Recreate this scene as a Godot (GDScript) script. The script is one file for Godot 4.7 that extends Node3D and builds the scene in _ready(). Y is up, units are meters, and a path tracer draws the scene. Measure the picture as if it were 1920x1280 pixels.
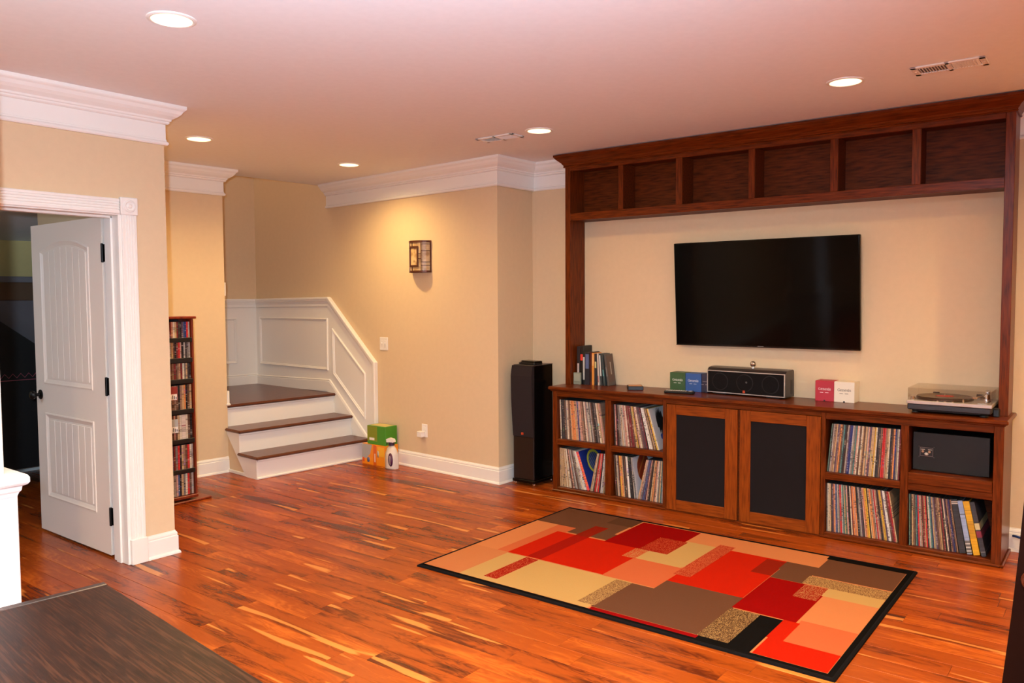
extends Node3D
# A finished basement room: built-in media wall, stairs up to a landing, an open door, plank floor and a rug.
# Units are metres, y is up, the camera stands at x = z = 0 and looks along -x -z.

const CEIL := 2.71
const SG := Vector3(-4.13, 0.0, -5.165)          # corner of the stair wall; its own axes are turned by SA
const SA := -4.0 * PI / 180.0
var rng := RandomNumberGenerator.new()
var mats := {}
var names := {}

# ---------------------------------------------------------------- mesh builder
class MB:
	var v := PackedVector3Array()
	var n := PackedVector3Array()
	var t := PackedVector2Array()
	var xf := Transform3D.IDENTITY

	func tri(a: Vector3, b: Vector3, c: Vector3, ua := Vector2.ZERO, ub := Vector2.ZERO, uc := Vector2.ZERO) -> void:
		var m := (b - a).cross(c - a)
		if m.length_squared() < 1e-18:
			return
		m = m.normalized()
		v.append_array([a, b, c])
		n.append_array([m, m, m])
		t.append_array([ua, ub, uc])

	func quad(a: Vector3, b: Vector3, c: Vector3, d: Vector3, u := []) -> void:
		if u.is_empty():
			tri(a, b, c)
			tri(a, c, d)
		else:
			tri(a, b, c, u[0], u[1], u[2])
			tri(a, c, d, u[0], u[2], u[3])

	func swap(i: int) -> void:
		var p := v[i + 1]; v[i + 1] = v[i + 2]; v[i + 2] = p
		var q := n[i + 1]; n[i + 1] = n[i + 2]; n[i + 2] = q
		var r := t[i + 1]; t[i + 1] = t[i + 2]; t[i + 2] = r

	func turn_out(start: int, smooth := false) -> void:      # a closed shape: faces turned outward
		var vol := 0.0
		for i in range(start, v.size(), 3):
			vol += v[i].dot(v[i + 1].cross(v[i + 2]))
		if vol < 0.0:
			for i in range(start, v.size(), 3):
				swap(i)
				if not smooth:
					for k in 3:
						n[i + k] = -n[i + k]

	func convex(start: int) -> void:
		var c := Vector3.ZERO
		for i in range(start, v.size()):
			c += v[i]
		c /= maxf(1.0, v.size() - start)
		for i in range(start, v.size(), 3):
			if ((v[i] + v[i + 1] + v[i + 2]) / 3.0 - c).dot(n[i]) < 0.0:
				swap(i)
				for k in 3:
					n[i + k] = -n[i + k]

	func move(start: int) -> void:
		if xf == Transform3D.IDENTITY:
			return
		var nb := xf.basis.orthonormalized()
		for i in range(start, v.size()):
			v[i] = xf * v[i]
			n[i] = nb * n[i]

	func box(lo: Vector3, hi: Vector3, b := 0.0) -> void:
		var start := v.size()
		var c := (lo + hi) / 2.0
		var h := ((hi - lo) / 2.0).abs()
		b = minf(b, minf(h.x, minf(h.y, h.z)) * 0.9)
		var P := func(s: Vector3, ax: int) -> Vector3:
			var q := Vector3(s.x * (h.x - b), s.y * (h.y - b), s.z * (h.z - b))
			q[ax] = s[ax] * h[ax]
			return c + q
		for ax in 3:
			var u := (ax + 1) % 3
			var w := (ax + 2) % 3
			for s in [-1.0, 1.0]:
				var k: Array[Vector3] = []
				for e in [[-1.0, -1.0], [1.0, -1.0], [1.0, 1.0], [-1.0, 1.0]]:
					var q := Vector3.ZERO
					q[ax] = s; q[u] = e[0]; q[w] = e[1]
					k.append(P.call(q, ax))
				quad(k[0], k[1], k[2], k[3], [Vector2(0, 1), Vector2(1, 1), Vector2(1, 0), Vector2(0, 0)])
		if b > 0.0:
			for ax in 3:
				var u := (ax + 1) % 3
				var w := (ax + 2) % 3
				for e in [[-1.0, -1.0], [1.0, -1.0], [1.0, 1.0], [-1.0, 1.0]]:
					var q0 := Vector3.ZERO
					q0[ax] = -1.0; q0[u] = e[0]; q0[w] = e[1]
					var q1 := q0
					q1[ax] = 1.0
					quad(P.call(q0, u), P.call(q1, u), P.call(q1, w), P.call(q0, w))
			for sx in [-1.0, 1.0]:
				for sy in [-1.0, 1.0]:
					for sz in [-1.0, 1.0]:
						var q := Vector3(sx, sy, sz)
						tri(P.call(q, 0), P.call(q, 1), P.call(q, 2))
		convex(start)
		move(start)

	func prism(poly: PackedVector2Array, z0: float, z1: float, plane := "xy") -> void:   # a polygon pushed along z (xy) or y (xz)
		var start := v.size()
		var at := func(p: Vector2, h: float) -> Vector3:
			return Vector3(p.x, p.y, h) if plane == "xy" else (Vector3(p.x, h, p.y) if plane == "xz" else Vector3(h, p.y, p.x))
		var idx := Geometry2D.triangulate_polygon(poly)
		var cw := Geometry2D.is_polygon_clockwise(poly)
		for i in range(0, idx.size(), 3):
			var a := poly[idx[i]]; var b := poly[idx[i + 1]]; var c := poly[idx[i + 2]]
			if (b - a).cross(c - a) > 0.0:
				var q := b; b = c; c = q
			tri(at.call(a, z0), at.call(b, z0), at.call(c, z0))
			tri(at.call(a, z1), at.call(c, z1), at.call(b, z1))
		for i in poly.size():
			var a := poly[i]
			var b := poly[(i + 1) % poly.size()]
			if (not cw):
				quad(at.call(a, z0), at.call(b, z0), at.call(b, z1), at.call(a, z1))
			else:
				quad(at.call(b, z0), at.call(a, z0), at.call(a, z1), at.call(b, z1))
		turn_out(start)
		move(start)

	# profile points are (sideways, along B); the side is B x direction; mitred corners
	func sweep(path: Array, prof: Array, B: Vector3, closed := false) -> void:
		var start := v.size()
		var N := path.size()
		var rings := []
		for i in N:
			var t0: Vector3
			var t1: Vector3
			if closed:
				t0 = (path[i] - path[(i + N - 1) % N]).normalized()
				t1 = (path[(i + 1) % N] - path[i]).normalized()
			else:
				t0 = (path[i] - path[maxi(i - 1, 0)]).normalized() if i > 0 else (path[1] - path[0]).normalized()
				t1 = (path[mini(i + 1, N - 1)] - path[i]).normalized() if i < N - 1 else t0
			var n0 := B.cross(t0).normalized()
			var n1 := B.cross(t1).normalized()
			var m := (n0 + n1) / (1.0 + n0.dot(n1))
			var ring := []
			for q in prof:
				ring.append(path[i] + m * q.x + B * q.y)
			rings.append(ring)
		var K := prof.size()
		for i in (N if closed else N - 1):
			var r0: Array = rings[i]
			var r1: Array = rings[(i + 1) % N]
			for k in K:
				quad(r0[k], r0[(k + 1) % K], r1[(k + 1) % K], r1[k])
		if not closed:
			var pp := PackedVector2Array(prof)
			var idx := Geometry2D.triangulate_polygon(pp)
			var flip := Geometry2D.is_polygon_clockwise(pp)
			for i in range(0, idx.size(), 3):
				var a := idx[i]; var b := idx[i + 1]; var c := idx[i + 2]
				if ((pp[b] - pp[a]).cross(pp[c] - pp[a]) > 0.0) == flip:
					var q := b; b = c; c = q
				tri(rings[0][a], rings[0][c], rings[0][b])
				tri(rings[N - 1][a], rings[N - 1][b], rings[N - 1][c])
		turn_out(start)
		move(start)

	func lathe(prof: Array, sides := 24, soft := true) -> void:   # (radius, height) round the y axis
		var start := v.size()
		for k in prof.size() - 1:
			var a: Vector2 = prof[k]
			var b: Vector2 = prof[k + 1]
			var d := (b - a).normalized()
			for i in sides:
				var p0 := TAU * i / sides
				var p1 := TAU * (i + 1) / sides
				var A := Vector3(a.x * cos(p0), a.y, a.x * sin(p0)); var Bq := Vector3(a.x * cos(p1), a.y, a.x * sin(p1))
				var C := Vector3(b.x * cos(p1), b.y, b.x * sin(p1)); var D := Vector3(b.x * cos(p0), b.y, b.x * sin(p0))
				var N0 := Vector3(d.y * cos(p0), -d.x, d.y * sin(p0)); var N1 := Vector3(d.y * cos(p1), -d.x, d.y * sin(p1))
				var s0 := v.size()
				quad(A, Bq, C, D)
				if soft:
					for j in range(s0, v.size()):
						var q := v[j]
						n[j] = N0 if (q - A).length() < 1e-7 or (q - D).length() < 1e-7 else N1
		for j in range(start, v.size(), 3):
			var g := (v[j + 1] - v[j]).cross(v[j + 2] - v[j])
			if g.dot(n[j] + n[j + 1] + n[j + 2]) < 0.0:
				swap(j)
		var vol := 0.0
		for i in range(start, v.size(), 3):
			vol += v[i].dot(v[i + 1].cross(v[i + 2]))
		if vol < 0.0:
			for i in range(start, v.size(), 3):
				swap(i)
			for i in range(start, v.size()):
				n[i] = -n[i]
		move(start)

	func ball(c: Vector3, r: Vector3, rows := 12, cols := 20) -> void:
		var start := v.size()
		for i in rows:
			for k in cols:
				var q := []
				for e in [[0, 0], [1, 0], [1, 1], [0, 1]]:
					var th: float = PI * (i + e[0]) / rows
					var ph: float = TAU * (k + e[1]) / cols
					q.append(Vector3(sin(th) * cos(ph), cos(th), sin(th) * sin(ph)))
				for tr in [[0, 1, 2], [0, 2, 3]]:
					var s0 := v.size()
					tri(c + q[tr[0]] * r, c + q[tr[1]] * r, c + q[tr[2]] * r)
					if v.size() > s0:
						for j in 3:
							n[s0 + j] = q[tr[j]]
		for j in range(start, v.size(), 3):
			if (v[j + 1] - v[j]).cross(v[j + 2] - v[j]).dot(n[j]) < 0.0:
				swap(j)
		move(start)

	func tube(pts: Array, r: float, sides := 10) -> void:
		var start := v.size()
		var rings := []
		var side := Vector3.UP
		for i in pts.size():
			var d: Vector3 = (pts[mini(i + 1, pts.size() - 1)] - pts[maxi(i - 1, 0)]).normalized()
			if absf(d.dot(side)) > 0.95:
				side = Vector3.RIGHT
			var u := (side - d * side.dot(d)).normalized()
			var w := d.cross(u)
			var ring := []
			for k in sides:
				ring.append(u * cos(TAU * k / sides) + w * sin(TAU * k / sides))
			rings.append(ring)
		for i in pts.size() - 1:
			for k in sides:
				var k1 := (k + 1) % sides
				var q := [[i, k], [i, k1], [i + 1, k1], [i + 1, k]]
				for tr in [[0, 1, 2], [0, 2, 3]]:
					var s0 := v.size()
					tri(pts[q[tr[0]][0]] + rings[q[tr[0]][0]][q[tr[0]][1]] * r, pts[q[tr[1]][0]] + rings[q[tr[1]][0]][q[tr[1]][1]] * r, pts[q[tr[2]][0]] + rings[q[tr[2]][0]][q[tr[2]][1]] * r)
					if v.size() > s0:
						for j in 3:
							n[s0 + j] = rings[q[tr[j]][0]][q[tr[j]][1]]
		for e in [0, pts.size() - 1]:
			for k in range(1, sides - 1):
				tri(pts[e] + rings[e][0] * r, pts[e] + rings[e][k] * r, pts[e] + rings[e][k + 1] * r)
		for j in range(start, v.size(), 3):
			if (v[j + 1] - v[j]).cross(v[j + 2] - v[j]).dot(n[j] + n[j + 1] + n[j + 2]) < 0.0:
				swap(j)
		move(start)

	func mesh() -> ArrayMesh:
		var vv := PackedVector3Array(); var nn := PackedVector3Array(); var tt := PackedVector2Array()
		vv.resize(v.size()); nn.resize(v.size()); tt.resize(v.size())
		for i in range(0, v.size(), 3):        # Godot's front faces run clockwise
			for k in 3:
				var s: int = i + [0, 2, 1][k]
				vv[i + k] = v[s]; nn[i + k] = n[s]; tt[i + k] = t[s]
		var a := []
		a.resize(Mesh.ARRAY_MAX)
		a[Mesh.ARRAY_VERTEX] = vv; a[Mesh.ARRAY_NORMAL] = nn; a[Mesh.ARRAY_TEX_UV] = tt
		var m := ArrayMesh.new()
		m.add_surface_from_arrays(Mesh.PRIMITIVE_TRIANGLES, a)
		return m

# ---------------------------------------------------------------- scene helpers
func numbered(called: String) -> String:
	names[called] = names.get(called, -1) + 1
	return called if names[called] == 0 else "%s_%03d" % [called, names[called]]

func numbered_in(parent: Node, called: String) -> String:
	var key := "%d/%s" % [parent.get_instance_id(), called]
	names[key] = names.get(key, -1) + 1
	return called if names[key] == 0 else "%s_%03d" % [called, names[key]]

func tag(o: Node, label: String, category: String, group := "", kind := "") -> Node:
	o.set_meta("label", label)
	if category != "":
		o.set_meta("category", category)
	if group != "":
		o.set_meta("group", group)
	if kind != "":
		o.set_meta("kind", kind)
	return o

func thing(called: String, label: String, category: String, at := Vector3.ZERO, turn := 0.0, group := "", kind := "") -> Node3D:
	var o := Node3D.new()
	o.name = numbered(called)
	add_child(o)
	o.position = at
	o.rotation.y = turn
	tag(o, label, category, group, kind)
	return o

func part(parent: Node, called: String, m: MB, material: Material, label := "") -> MeshInstance3D:
	var o := MeshInstance3D.new()
	o.name = numbered(called) if parent == self else numbered_in(parent, called)
	o.mesh = m.mesh()
	o.material_override = material
	o.cast_shadow = GeometryInstance3D.SHADOW_CASTING_SETTING_ON
	parent.add_child(o, true)
	if label != "":
		o.set_meta("label", label)
	return o

func struct(called: String, m: MB, material: Material, label: String, category := "room part") -> MeshInstance3D:
	var o := part(self, called, m, material)
	tag(o, label, category, "", "structure")
	return o

func bx(lo: Vector3, hi: Vector3, b := 0.0) -> MB:
	var m := MB.new()
	m.box(lo, hi, b)
	return m

func box_part(parent: Node, called: String, lo: Vector3, hi: Vector3, material: Material, b := 0.002, label := "") -> MeshInstance3D:
	return part(parent, called, bx(lo, hi, b), material, label)

func gp(x: float, y: float, z: float) -> Vector3:       # a point in the stair wall's own axes
	return SG + Vector3(x, y, z).rotated(Vector3.UP, SA)

func g2(x: float, z: float) -> Vector2:
	var p := gp(x, 0, z)
	return Vector2(p.x, p.z)

# ---------------------------------------------------------------- materials
func srgb(r: float, g: float, b: float) -> Color:
	return Color(r / 255.0, g / 255.0, b / 255.0)

func mat(called: String, c: Color, rough := 0.6, metal := 0.0, spec := 0.5) -> StandardMaterial3D:
	if mats.has(called):
		return mats[called]
	var m := StandardMaterial3D.new()
	m.resource_name = called
	m.albedo_color = c
	m.roughness = rough
	m.metallic = metal
	m.metallic_specular = spec
	mats[called] = m
	return m

func noise_tex(freq: float, seed_: int, ramp: Array, size := 512, octaves := 4, kind := FastNoiseLite.TYPE_SIMPLEX_SMOOTH) -> NoiseTexture2D:
	var f := FastNoiseLite.new()
	f.noise_type = kind
	f.seed = seed_
	f.frequency = freq
	f.fractal_octaves = octaves
	var t := NoiseTexture2D.new()
	t.width = size
	t.height = size
	t.seamless = true
	t.noise = f
	if not ramp.is_empty():
		var g := Gradient.new()
		g.offsets = PackedFloat32Array(ramp[0])
		g.colors = PackedColorArray(ramp[1])
		t.color_ramp = g
	return t

func grainy(called: String, tex: Texture2D, scale: Vector3, rough := 0.4, spec := 0.5, world := true) -> StandardMaterial3D:
	if mats.has(called):
		return mats[called]
	var m := mat(called, Color.WHITE, rough, 0.0, spec)
	m.albedo_texture = tex
	m.uv1_triplanar = true
	m.uv1_world_triplanar = world
	m.uv1_scale = scale
	m.uv1_triplanar_sharpness = 8.0
	return m

func tex_mat(called: String, img: Image, rough := 0.6) -> StandardMaterial3D:
	var m := mat(called, Color.WHITE, rough)
	m.albedo_texture = ImageTexture.create_from_image(img)
	return m

# ---------------------------------------------------------------- the scene
func _ready() -> void:
	rng.seed = 71
	set_camera_and_light()
	make_materials()
	build_shell()
	build_floor()
	build_trim()
	build_door()
	build_stairs()
	build_lamps_and_vents()
	build_back_room()
	build_media_wall()
	build_records()
	build_television()
	build_counter_things()
	build_turntable()
	build_speaker()
	build_rack()
	build_rug()
	build_wall_things()
	build_foreground()

const LAMPS := [Vector2(-3.156, -1.804), Vector2(-5.311, -3.218), Vector2(-5.33, -4.63), Vector2(-3.249, -4.533), Vector2(-1.237, -4.561),
	Vector2(-1.2, -1.8), Vector2(0.85, -4.55), Vector2(0.85, -1.8), Vector2(-3.15, 0.9), Vector2(-1.2, 0.9), Vector2(0.85, 0.9)]
const WARM := Color(1.000, 0.854, 0.575)
const LAMP_GAIN := [1.5, 2.6, 2.3, 1.0, 0.6, 6.4, 6.4, 6.4, 6.0, 6.0, 6.0]  # the six unseen lamps at the end are set high as general fill
const FLASH_COLOR := Color(0.798, 0.901, 1.000)
const FLASH_AIM := Vector3(-3.8, 1.6, -2.9)
const BOUNCE_AIM := Vector3(-0.2, 2.71, -0.1)
const BOUNCE_ENERGY := 54.0
const HALL_ENERGY := 0.55
const FLASH_ENERGY := 15.5

func set_camera_and_light() -> void:
	var cam := Camera3D.new()
	cam.name = "camera"
	add_child(cam)
	cam.fov = 46.37
	cam.near = 0.05
	cam.far = 60.0
	cam.position = Vector3(0, 1.55, 0)
	cam.basis = Basis(Vector3.UP, 0.657) * Basis(Vector3.RIGHT, -0.0534) * Basis(Vector3.BACK, -0.0055)
	cam.current = true
	var we := WorldEnvironment.new()
	we.name = "world"
	var e := Environment.new()
	e.background_mode = Environment.BG_COLOR
	e.background_color = Color(0.02, 0.02, 0.025)
	e.tonemap_mode = Environment.TONE_MAPPER_LINEAR
	e.tonemap_exposure = 1.0
	e.sdfgi_enabled = true
	e.ssao_enabled = true
	e.ssil_enabled = true
	we.environment = e
	add_child(we)
	for k in LAMPS.size():                                  # the light of each recessed lamp
		var s := SpotLight3D.new()
		s.name = "recessed_light_%d" % k
		s.position = Vector3(LAMPS[k].x, CEIL - 0.02, LAMPS[k].y)
		s.rotation.x = -PI / 2
		s.light_color = WARM
		s.light_energy = LAMP_GAIN[k]
		s.visible = LAMP_GAIN[k] > 0.0
		s.light_size = 0.06
		s.spot_angle = 81.0
		s.spot_angle_attenuation = 0.85
		s.spot_range = 14.0
		s.spot_attenuation = 2.0
		s.shadow_enabled = true
		add_child(s)
	var f := SpotLight3D.new()                              # the camera's flash, beside the lens
	f.name = "camera_flash"
	f.position = cam.position + cam.basis * Vector3(-0.09, 0.07, 0.02)
	f.look_at_from_position(f.position, FLASH_AIM)
	f.light_color = FLASH_COLOR
	f.light_energy = FLASH_ENERGY
	f.light_size = 0.03
	f.spot_angle = 60.0
	f.spot_angle_attenuation = 1.0
	f.spot_range = 20.0
	f.spot_attenuation = 2.0
	f.shadow_enabled = true
	add_child(f)
	var b := SpotLight3D.new()                              # its second head, turned up to the ceiling
	b.name = "bounce_flash"
	b.position = cam.position + Vector3(0, 0.12, 0.05)
	b.look_at_from_position(b.position, BOUNCE_AIM, Vector3.BACK)
	b.light_color = FLASH_COLOR
	b.light_energy = BOUNCE_ENERGY
	b.light_size = 0.05
	b.spot_angle = 70.0
	b.spot_angle_attenuation = 0.8
	b.spot_range = 20.0
	b.spot_attenuation = 2.0
	b.shadow_enabled = true
	add_child(b)
	var u := OmniLight3D.new()                              # light from the floor above the stairs, its source unseen
	u.name = "upper_hall_light"
	u.position = gp(-3.1, 4.6, 1.6)
	u.light_color = Color(1.0, 0.9, 0.82)
	u.light_energy = HALL_ENERGY
	u.light_size = 0.1
	u.omni_range = 12.0
	u.omni_attenuation = 2.0
	u.shadow_enabled = true
	add_child(u)

func wood_ramp(d: Color, m: Color, l: Color) -> Array:
	return [[0.0, 0.35, 0.65, 1.0], [d, m, m.lerp(l, 0.5), l]]

func make_materials() -> void:
	var plaster := noise_tex(0.05, 3, [[0.0, 1.0], [Color(0.985, 0.985, 0.985), Color(1, 1, 1)]], 256, 3)
	for a in [["wall", srgb(222, 196, 158)], ["ceiling", srgb(240, 239, 239)], ["wall_cool", srgb(214, 192, 150)], ["wall_yellow", srgb(214, 194, 134)]]:
		var m := mat(a[0], a[1], 0.75, 0.0, 0.25)
		m.albedo_texture = plaster
		m.uv1_triplanar = true
		m.uv1_world_triplanar = true
		m.uv1_scale = Vector3(1.3, 1.3, 1.3)
	mat("trim", srgb(240, 236, 228), 0.38)
	mat("door_paint", srgb(236, 222, 208), 0.42)
	mat("black_metal", srgb(22, 20, 19), 0.4, 0.6)
	mat("black", srgb(14, 13, 13), 0.45)
	mat("black_gloss", srgb(7, 7, 7), 0.14, 0.0, 0.35)
	mat("screen", srgb(5, 4, 4), 0.08, 0.0, 0.22)
	mat("grille_cloth", srgb(32, 27, 26), 0.95, 0.0, 0.15)
	mat("speaker_cloth", srgb(46, 38, 37), 0.95, 0.0, 0.15)
	mat("silver", srgb(205, 203, 200), 0.3, 0.7)
	mat("chrome", srgb(225, 225, 225), 0.1, 1.0)
	mat("white_plastic", srgb(238, 232, 224), 0.4)
	mat("badge", srgb(188, 62, 22), 0.6)
	var ch := noise_tex(0.02, 11, wood_ramp(srgb(58, 21, 3), srgb(89, 35, 7), srgb(118, 51, 12)), 512, 5)
	grainy("cherry_x", ch, Vector3(0.5, 6.0, 6.0), 0.28, 0.3)
	grainy("cherry_y", ch, Vector3(6.0, 0.5, 6.0), 0.28, 0.3)
	grainy("cherry_z", ch, Vector3(6.0, 6.0, 0.5), 0.28, 0.3)
	var ch2 := noise_tex(0.02, 17, wood_ramp(srgb(90, 36, 5), srgb(122, 53, 10), srgb(146, 68, 16)), 512, 5)
	grainy("door_wood_x", ch2, Vector3(0.5, 6.0, 6.0), 0.35, 0.3)
	grainy("door_wood_y", ch2, Vector3(6.0, 0.5, 6.0), 0.35, 0.3)
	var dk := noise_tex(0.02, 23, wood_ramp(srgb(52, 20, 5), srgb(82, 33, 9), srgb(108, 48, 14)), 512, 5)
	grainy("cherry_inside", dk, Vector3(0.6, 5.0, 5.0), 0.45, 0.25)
	var tr := noise_tex(0.02, 29, wood_ramp(srgb(58, 24, 10), srgb(84, 38, 18), srgb(104, 50, 26)), 512, 5)
	grainy("tread", tr, Vector3(5.0, 5.0, 0.6), 0.28)
	var es := noise_tex(0.03, 31, [[0.0, 0.42, 0.5, 0.58, 1.0], [srgb(14, 6, 3), srgb(40, 20, 11), srgb(20, 9, 5), srgb(48, 25, 14), srgb(62, 34, 20)]], 512, 4)
	grainy("espresso", es, Vector3(0.25, 8.0, 8.0), 0.38, 0.22, false)
	grainy("espresso_edge", es, Vector3(9.0, 9.0, 0.35), 0.3, 0.5, false)
	grainy("rack_wood", noise_tex(0.02, 37, wood_ramp(srgb(84, 24, 10), srgb(112, 36, 14), srgb(134, 50, 22)), 256, 4), Vector3(5, 0.6, 5), 0.3)
	mat("lamp_face", srgb(255, 240, 215), 0.5)
	mats["lamp_face"].emission_enabled = true
	mats["lamp_face"].emission = Color(1.0, 0.86, 0.62)
	mats["lamp_face"].emission_energy_multiplier = 3.0

# ---------------------------------------------------------------- shell
func build_shell() -> void:
	var W: Material = mats.wall
	struct("wall_media", bx(Vector3(-4.6, 0, -5.8), Vector3(3.1, CEIL + 0.02, -5.655)), W, "long beige wall behind the built-in media cabinet", "wall")
	var m := MB.new()
	var a := g2(0, 0); var b := g2(-4.2, 0); var c := g2(-4.2, -0.6)
	m.prism(PackedVector2Array([a, b, c, Vector2(-4.13, -5.8)]), 0.0, 5.2, "xz")
	struct("wall_stairs", m, W, "beige wall with the sconce, running from the stairs to the speaker corner", "wall")
	m = MB.new()
	m.xf = Transform3D(Basis(Vector3.UP, SA), SG)
	m.box(Vector3(-3.9, 0, -0.1), Vector3(-3.742, 5.2, 1.58))
	m.box(Vector3(-3.9, 2.7, 1.5), Vector3(-3.742, 5.2, 2.3))
	struct("wall_landing", m, W, "shaded wall at the back of the stair landing", "wall")
	m = MB.new()
	m.xf = Transform3D(Basis(Vector3.UP, SA), SG)
	m.box(Vector3(-2.33, 0, 1.225), Vector3(-2.2, CEIL + 0.01, 2.66))
	struct("wall_alcove", m, W, "warm lit narrow wall between the disc rack and the stairs", "wall")
	m = MB.new()
	m.prism(PackedVector2Array([Vector2(-4.605, -2.56), Vector2(-6.6, -2.68), Vector2(-6.6, -2.64), Vector2(-4.765, -2.47), Vector2(-4.765, -2.3), Vector2(-4.605, -2.3)]), 0.0, CEIL + 0.01, "xz")
	struct("wall_left", m, W, "pale beige wall end between the open door and the alcove", "wall")
	m = MB.new()
	m.box(Vector3(-4.765, 2.065, -2.30), Vector3(-4.605, CEIL + 0.01, -1.25))
	m.box(Vector3(-4.765, 0, -1.26), Vector3(-4.605, CEIL + 0.01, 3.6))
	struct("wall_door", m, W, "beige wall over and beyond the open door", "wall")
	struct("wall_rear", bx(Vector3(-4.8, 0, 3.5), Vector3(3.1, CEIL + 0.02, 3.65)), W, "beige wall behind the viewer", "wall")
	struct("wall_right", bx(Vector3(2.6, 0, -5.7), Vector3(2.75, CEIL + 0.02, 3.6)), W, "beige wall on the right side of the room", "wall")
	# ceiling with the stair well left open
	m = MB.new()
	m.prism(PackedVector2Array([Vector2(3.0, 3.7), Vector2(3.0, -5.95), Vector2(-4.2, -5.95), g2(-2.42, -0.5), g2(-2.42, 1.24), g2(-2.32, 1.24), g2(-2.32, 2.8), Vector2(-6.5, -2.5), Vector2(-4.72, -2.5), Vector2(-4.72, 3.7)]), CEIL, CEIL + 0.25, "xz")
	struct("ceiling", m, mats.ceiling, "smooth pale ceiling with recessed lamps and two vents", "ceiling")
	m = MB.new()
	m.prism(PackedVector2Array([g2(-2.2, -0.7), g2(-4.1, -0.7), g2(-4.1, 3.5), g2(-2.2, 3.5)]), 5.1, 5.25, "xz")
	struct("ceiling_stairwell", m, mats.ceiling, "ceiling high above the stair landing", "ceiling")
	m = MB.new()
	m.xf = Transform3D(Basis(Vector3.UP, SA), SG)
	m.box(Vector3(-2.42, CEIL + 0.02, -0.1), Vector3(-2.34, 5.2, 3.4))
	m.box(Vector3(-3.75, 2.72, 2.2), Vector3(-2.2, 5.2, 2.3))
	m.box(Vector3(-3.75, 0.6, 1.5), Vector3(-2.32, 2.74, 1.58))
	struct("wall_stairwell", m, W, "upper wall of the stairwell above the ceiling opening", "wall")

func plank_atlas() -> Image:
	var w := 2048
	var h := 1024
	var layers := []
	for q in [[0.011, 5, 200, 1024, 4], [0.032, 6, 110, 1024, 3], [0.019, 7, 100, 1024, 2], [0.012, 8, 130, 1024, 3], [0.02, 9, 220, 1024, 2]]:
		var f := FastNoiseLite.new()
		f.noise_type = FastNoiseLite.TYPE_SIMPLEX_SMOOTH
		f.seed = q[1]
		f.frequency = q[0]
		f.fractal_octaves = q[4]
		f.domain_warp_enabled = q[1] != 6
		f.domain_warp_amplitude = 9.0 if q[1] == 7 else 22.0
		f.domain_warp_frequency = 0.012
		var im := f.get_image(q[2], q[3], false, false, true)
		im.resize(w, h, Image.INTERPOLATE_CUBIC)
		im.convert(Image.FORMAT_L8)
		layers.append(im.get_data())
	var A: PackedByteArray = layers[0]
	var F: PackedByteArray = layers[1]
	var S: PackedByteArray = layers[2]
	var K: PackedByteArray = layers[3]
	var G: PackedByteArray = layers[4]
	var dark := srgb(84, 31, 8); var mid := srgb(148, 64, 15); var lite := srgb(194, 96, 27); var sap := srgb(212, 136, 62)
	var lut := PackedByteArray()
	lut.resize(256 * 3)
	for i in 256:
		var x := i / 255.0
		var c := dark.lerp(mid, smoothstep(0.08, 0.45, x)).lerp(lite, smoothstep(0.5, 0.95, x))
		lut[i * 3] = int(c.r * 255); lut[i * 3 + 1] = int(c.g * 255); lut[i * 3 + 2] = int(c.b * 255)
	var out := PackedByteArray()
	out.resize(w * h * 3)
	var sr := int(sap.r * 255); var sgx := int(sap.g * 255); var sb := int(sap.b * 255)
	for y in h:
		var bias: int = [6, -34, 24, -14, 34, -52, 10, -26, 42, -6, 18, -42, 6, 30, -30, 14][y >> 6]
		var row := y * w
		for x in w:
			var i := row + x
			var ring := (G[i] * 6) & 255                     # the rings of the grain
			ring = absi(ring - 128)
			var v := (((A[i] * 5 + F[i] * 2 + ring * 3) / 10 - 116) * 9) / 8 + 138 + bias
			v = clampi(v, 0, 255)
			var r := lut[v * 3]; var g := lut[v * 3 + 1]; var b := lut[v * 3 + 2]
			var s := S[i] + ((F[i] - 128) >> 3)
			if s > 204:
				var t := mini((s - 204) * 14, 205)
				r += ((sr - r) * t) >> 8; g += ((sgx - g) * t) >> 8; b += ((sb - b) * t) >> 8
			elif K[i] < 70:
				var t2 := mini((70 - K[i]) * 2, 64)
				r -= (r * t2) >> 8; g -= (g * t2) >> 8; b -= (b * t2) >> 8
			out[i * 3] = r; out[i * 3 + 1] = g; out[i * 3 + 2] = b
	return Image.create_from_data(w, h, false, Image.FORMAT_RGB8, out)

func in_view(p: Vector3, margin := 0.0) -> bool:
	var b := Basis(Vector3.UP, 0.657) * Basis(Vector3.RIGHT, -0.0534) * Basis(Vector3.BACK, -0.0055)
	var c := b.inverse() * (p - Vector3(0, 1.55, 0))
	if c.z > -0.3:
		return false
	return absf(c.x / -c.z * 1494.0) < 960.0 + margin and absf(c.y / -c.z * 1494.0) < 640.0 + margin

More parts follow.
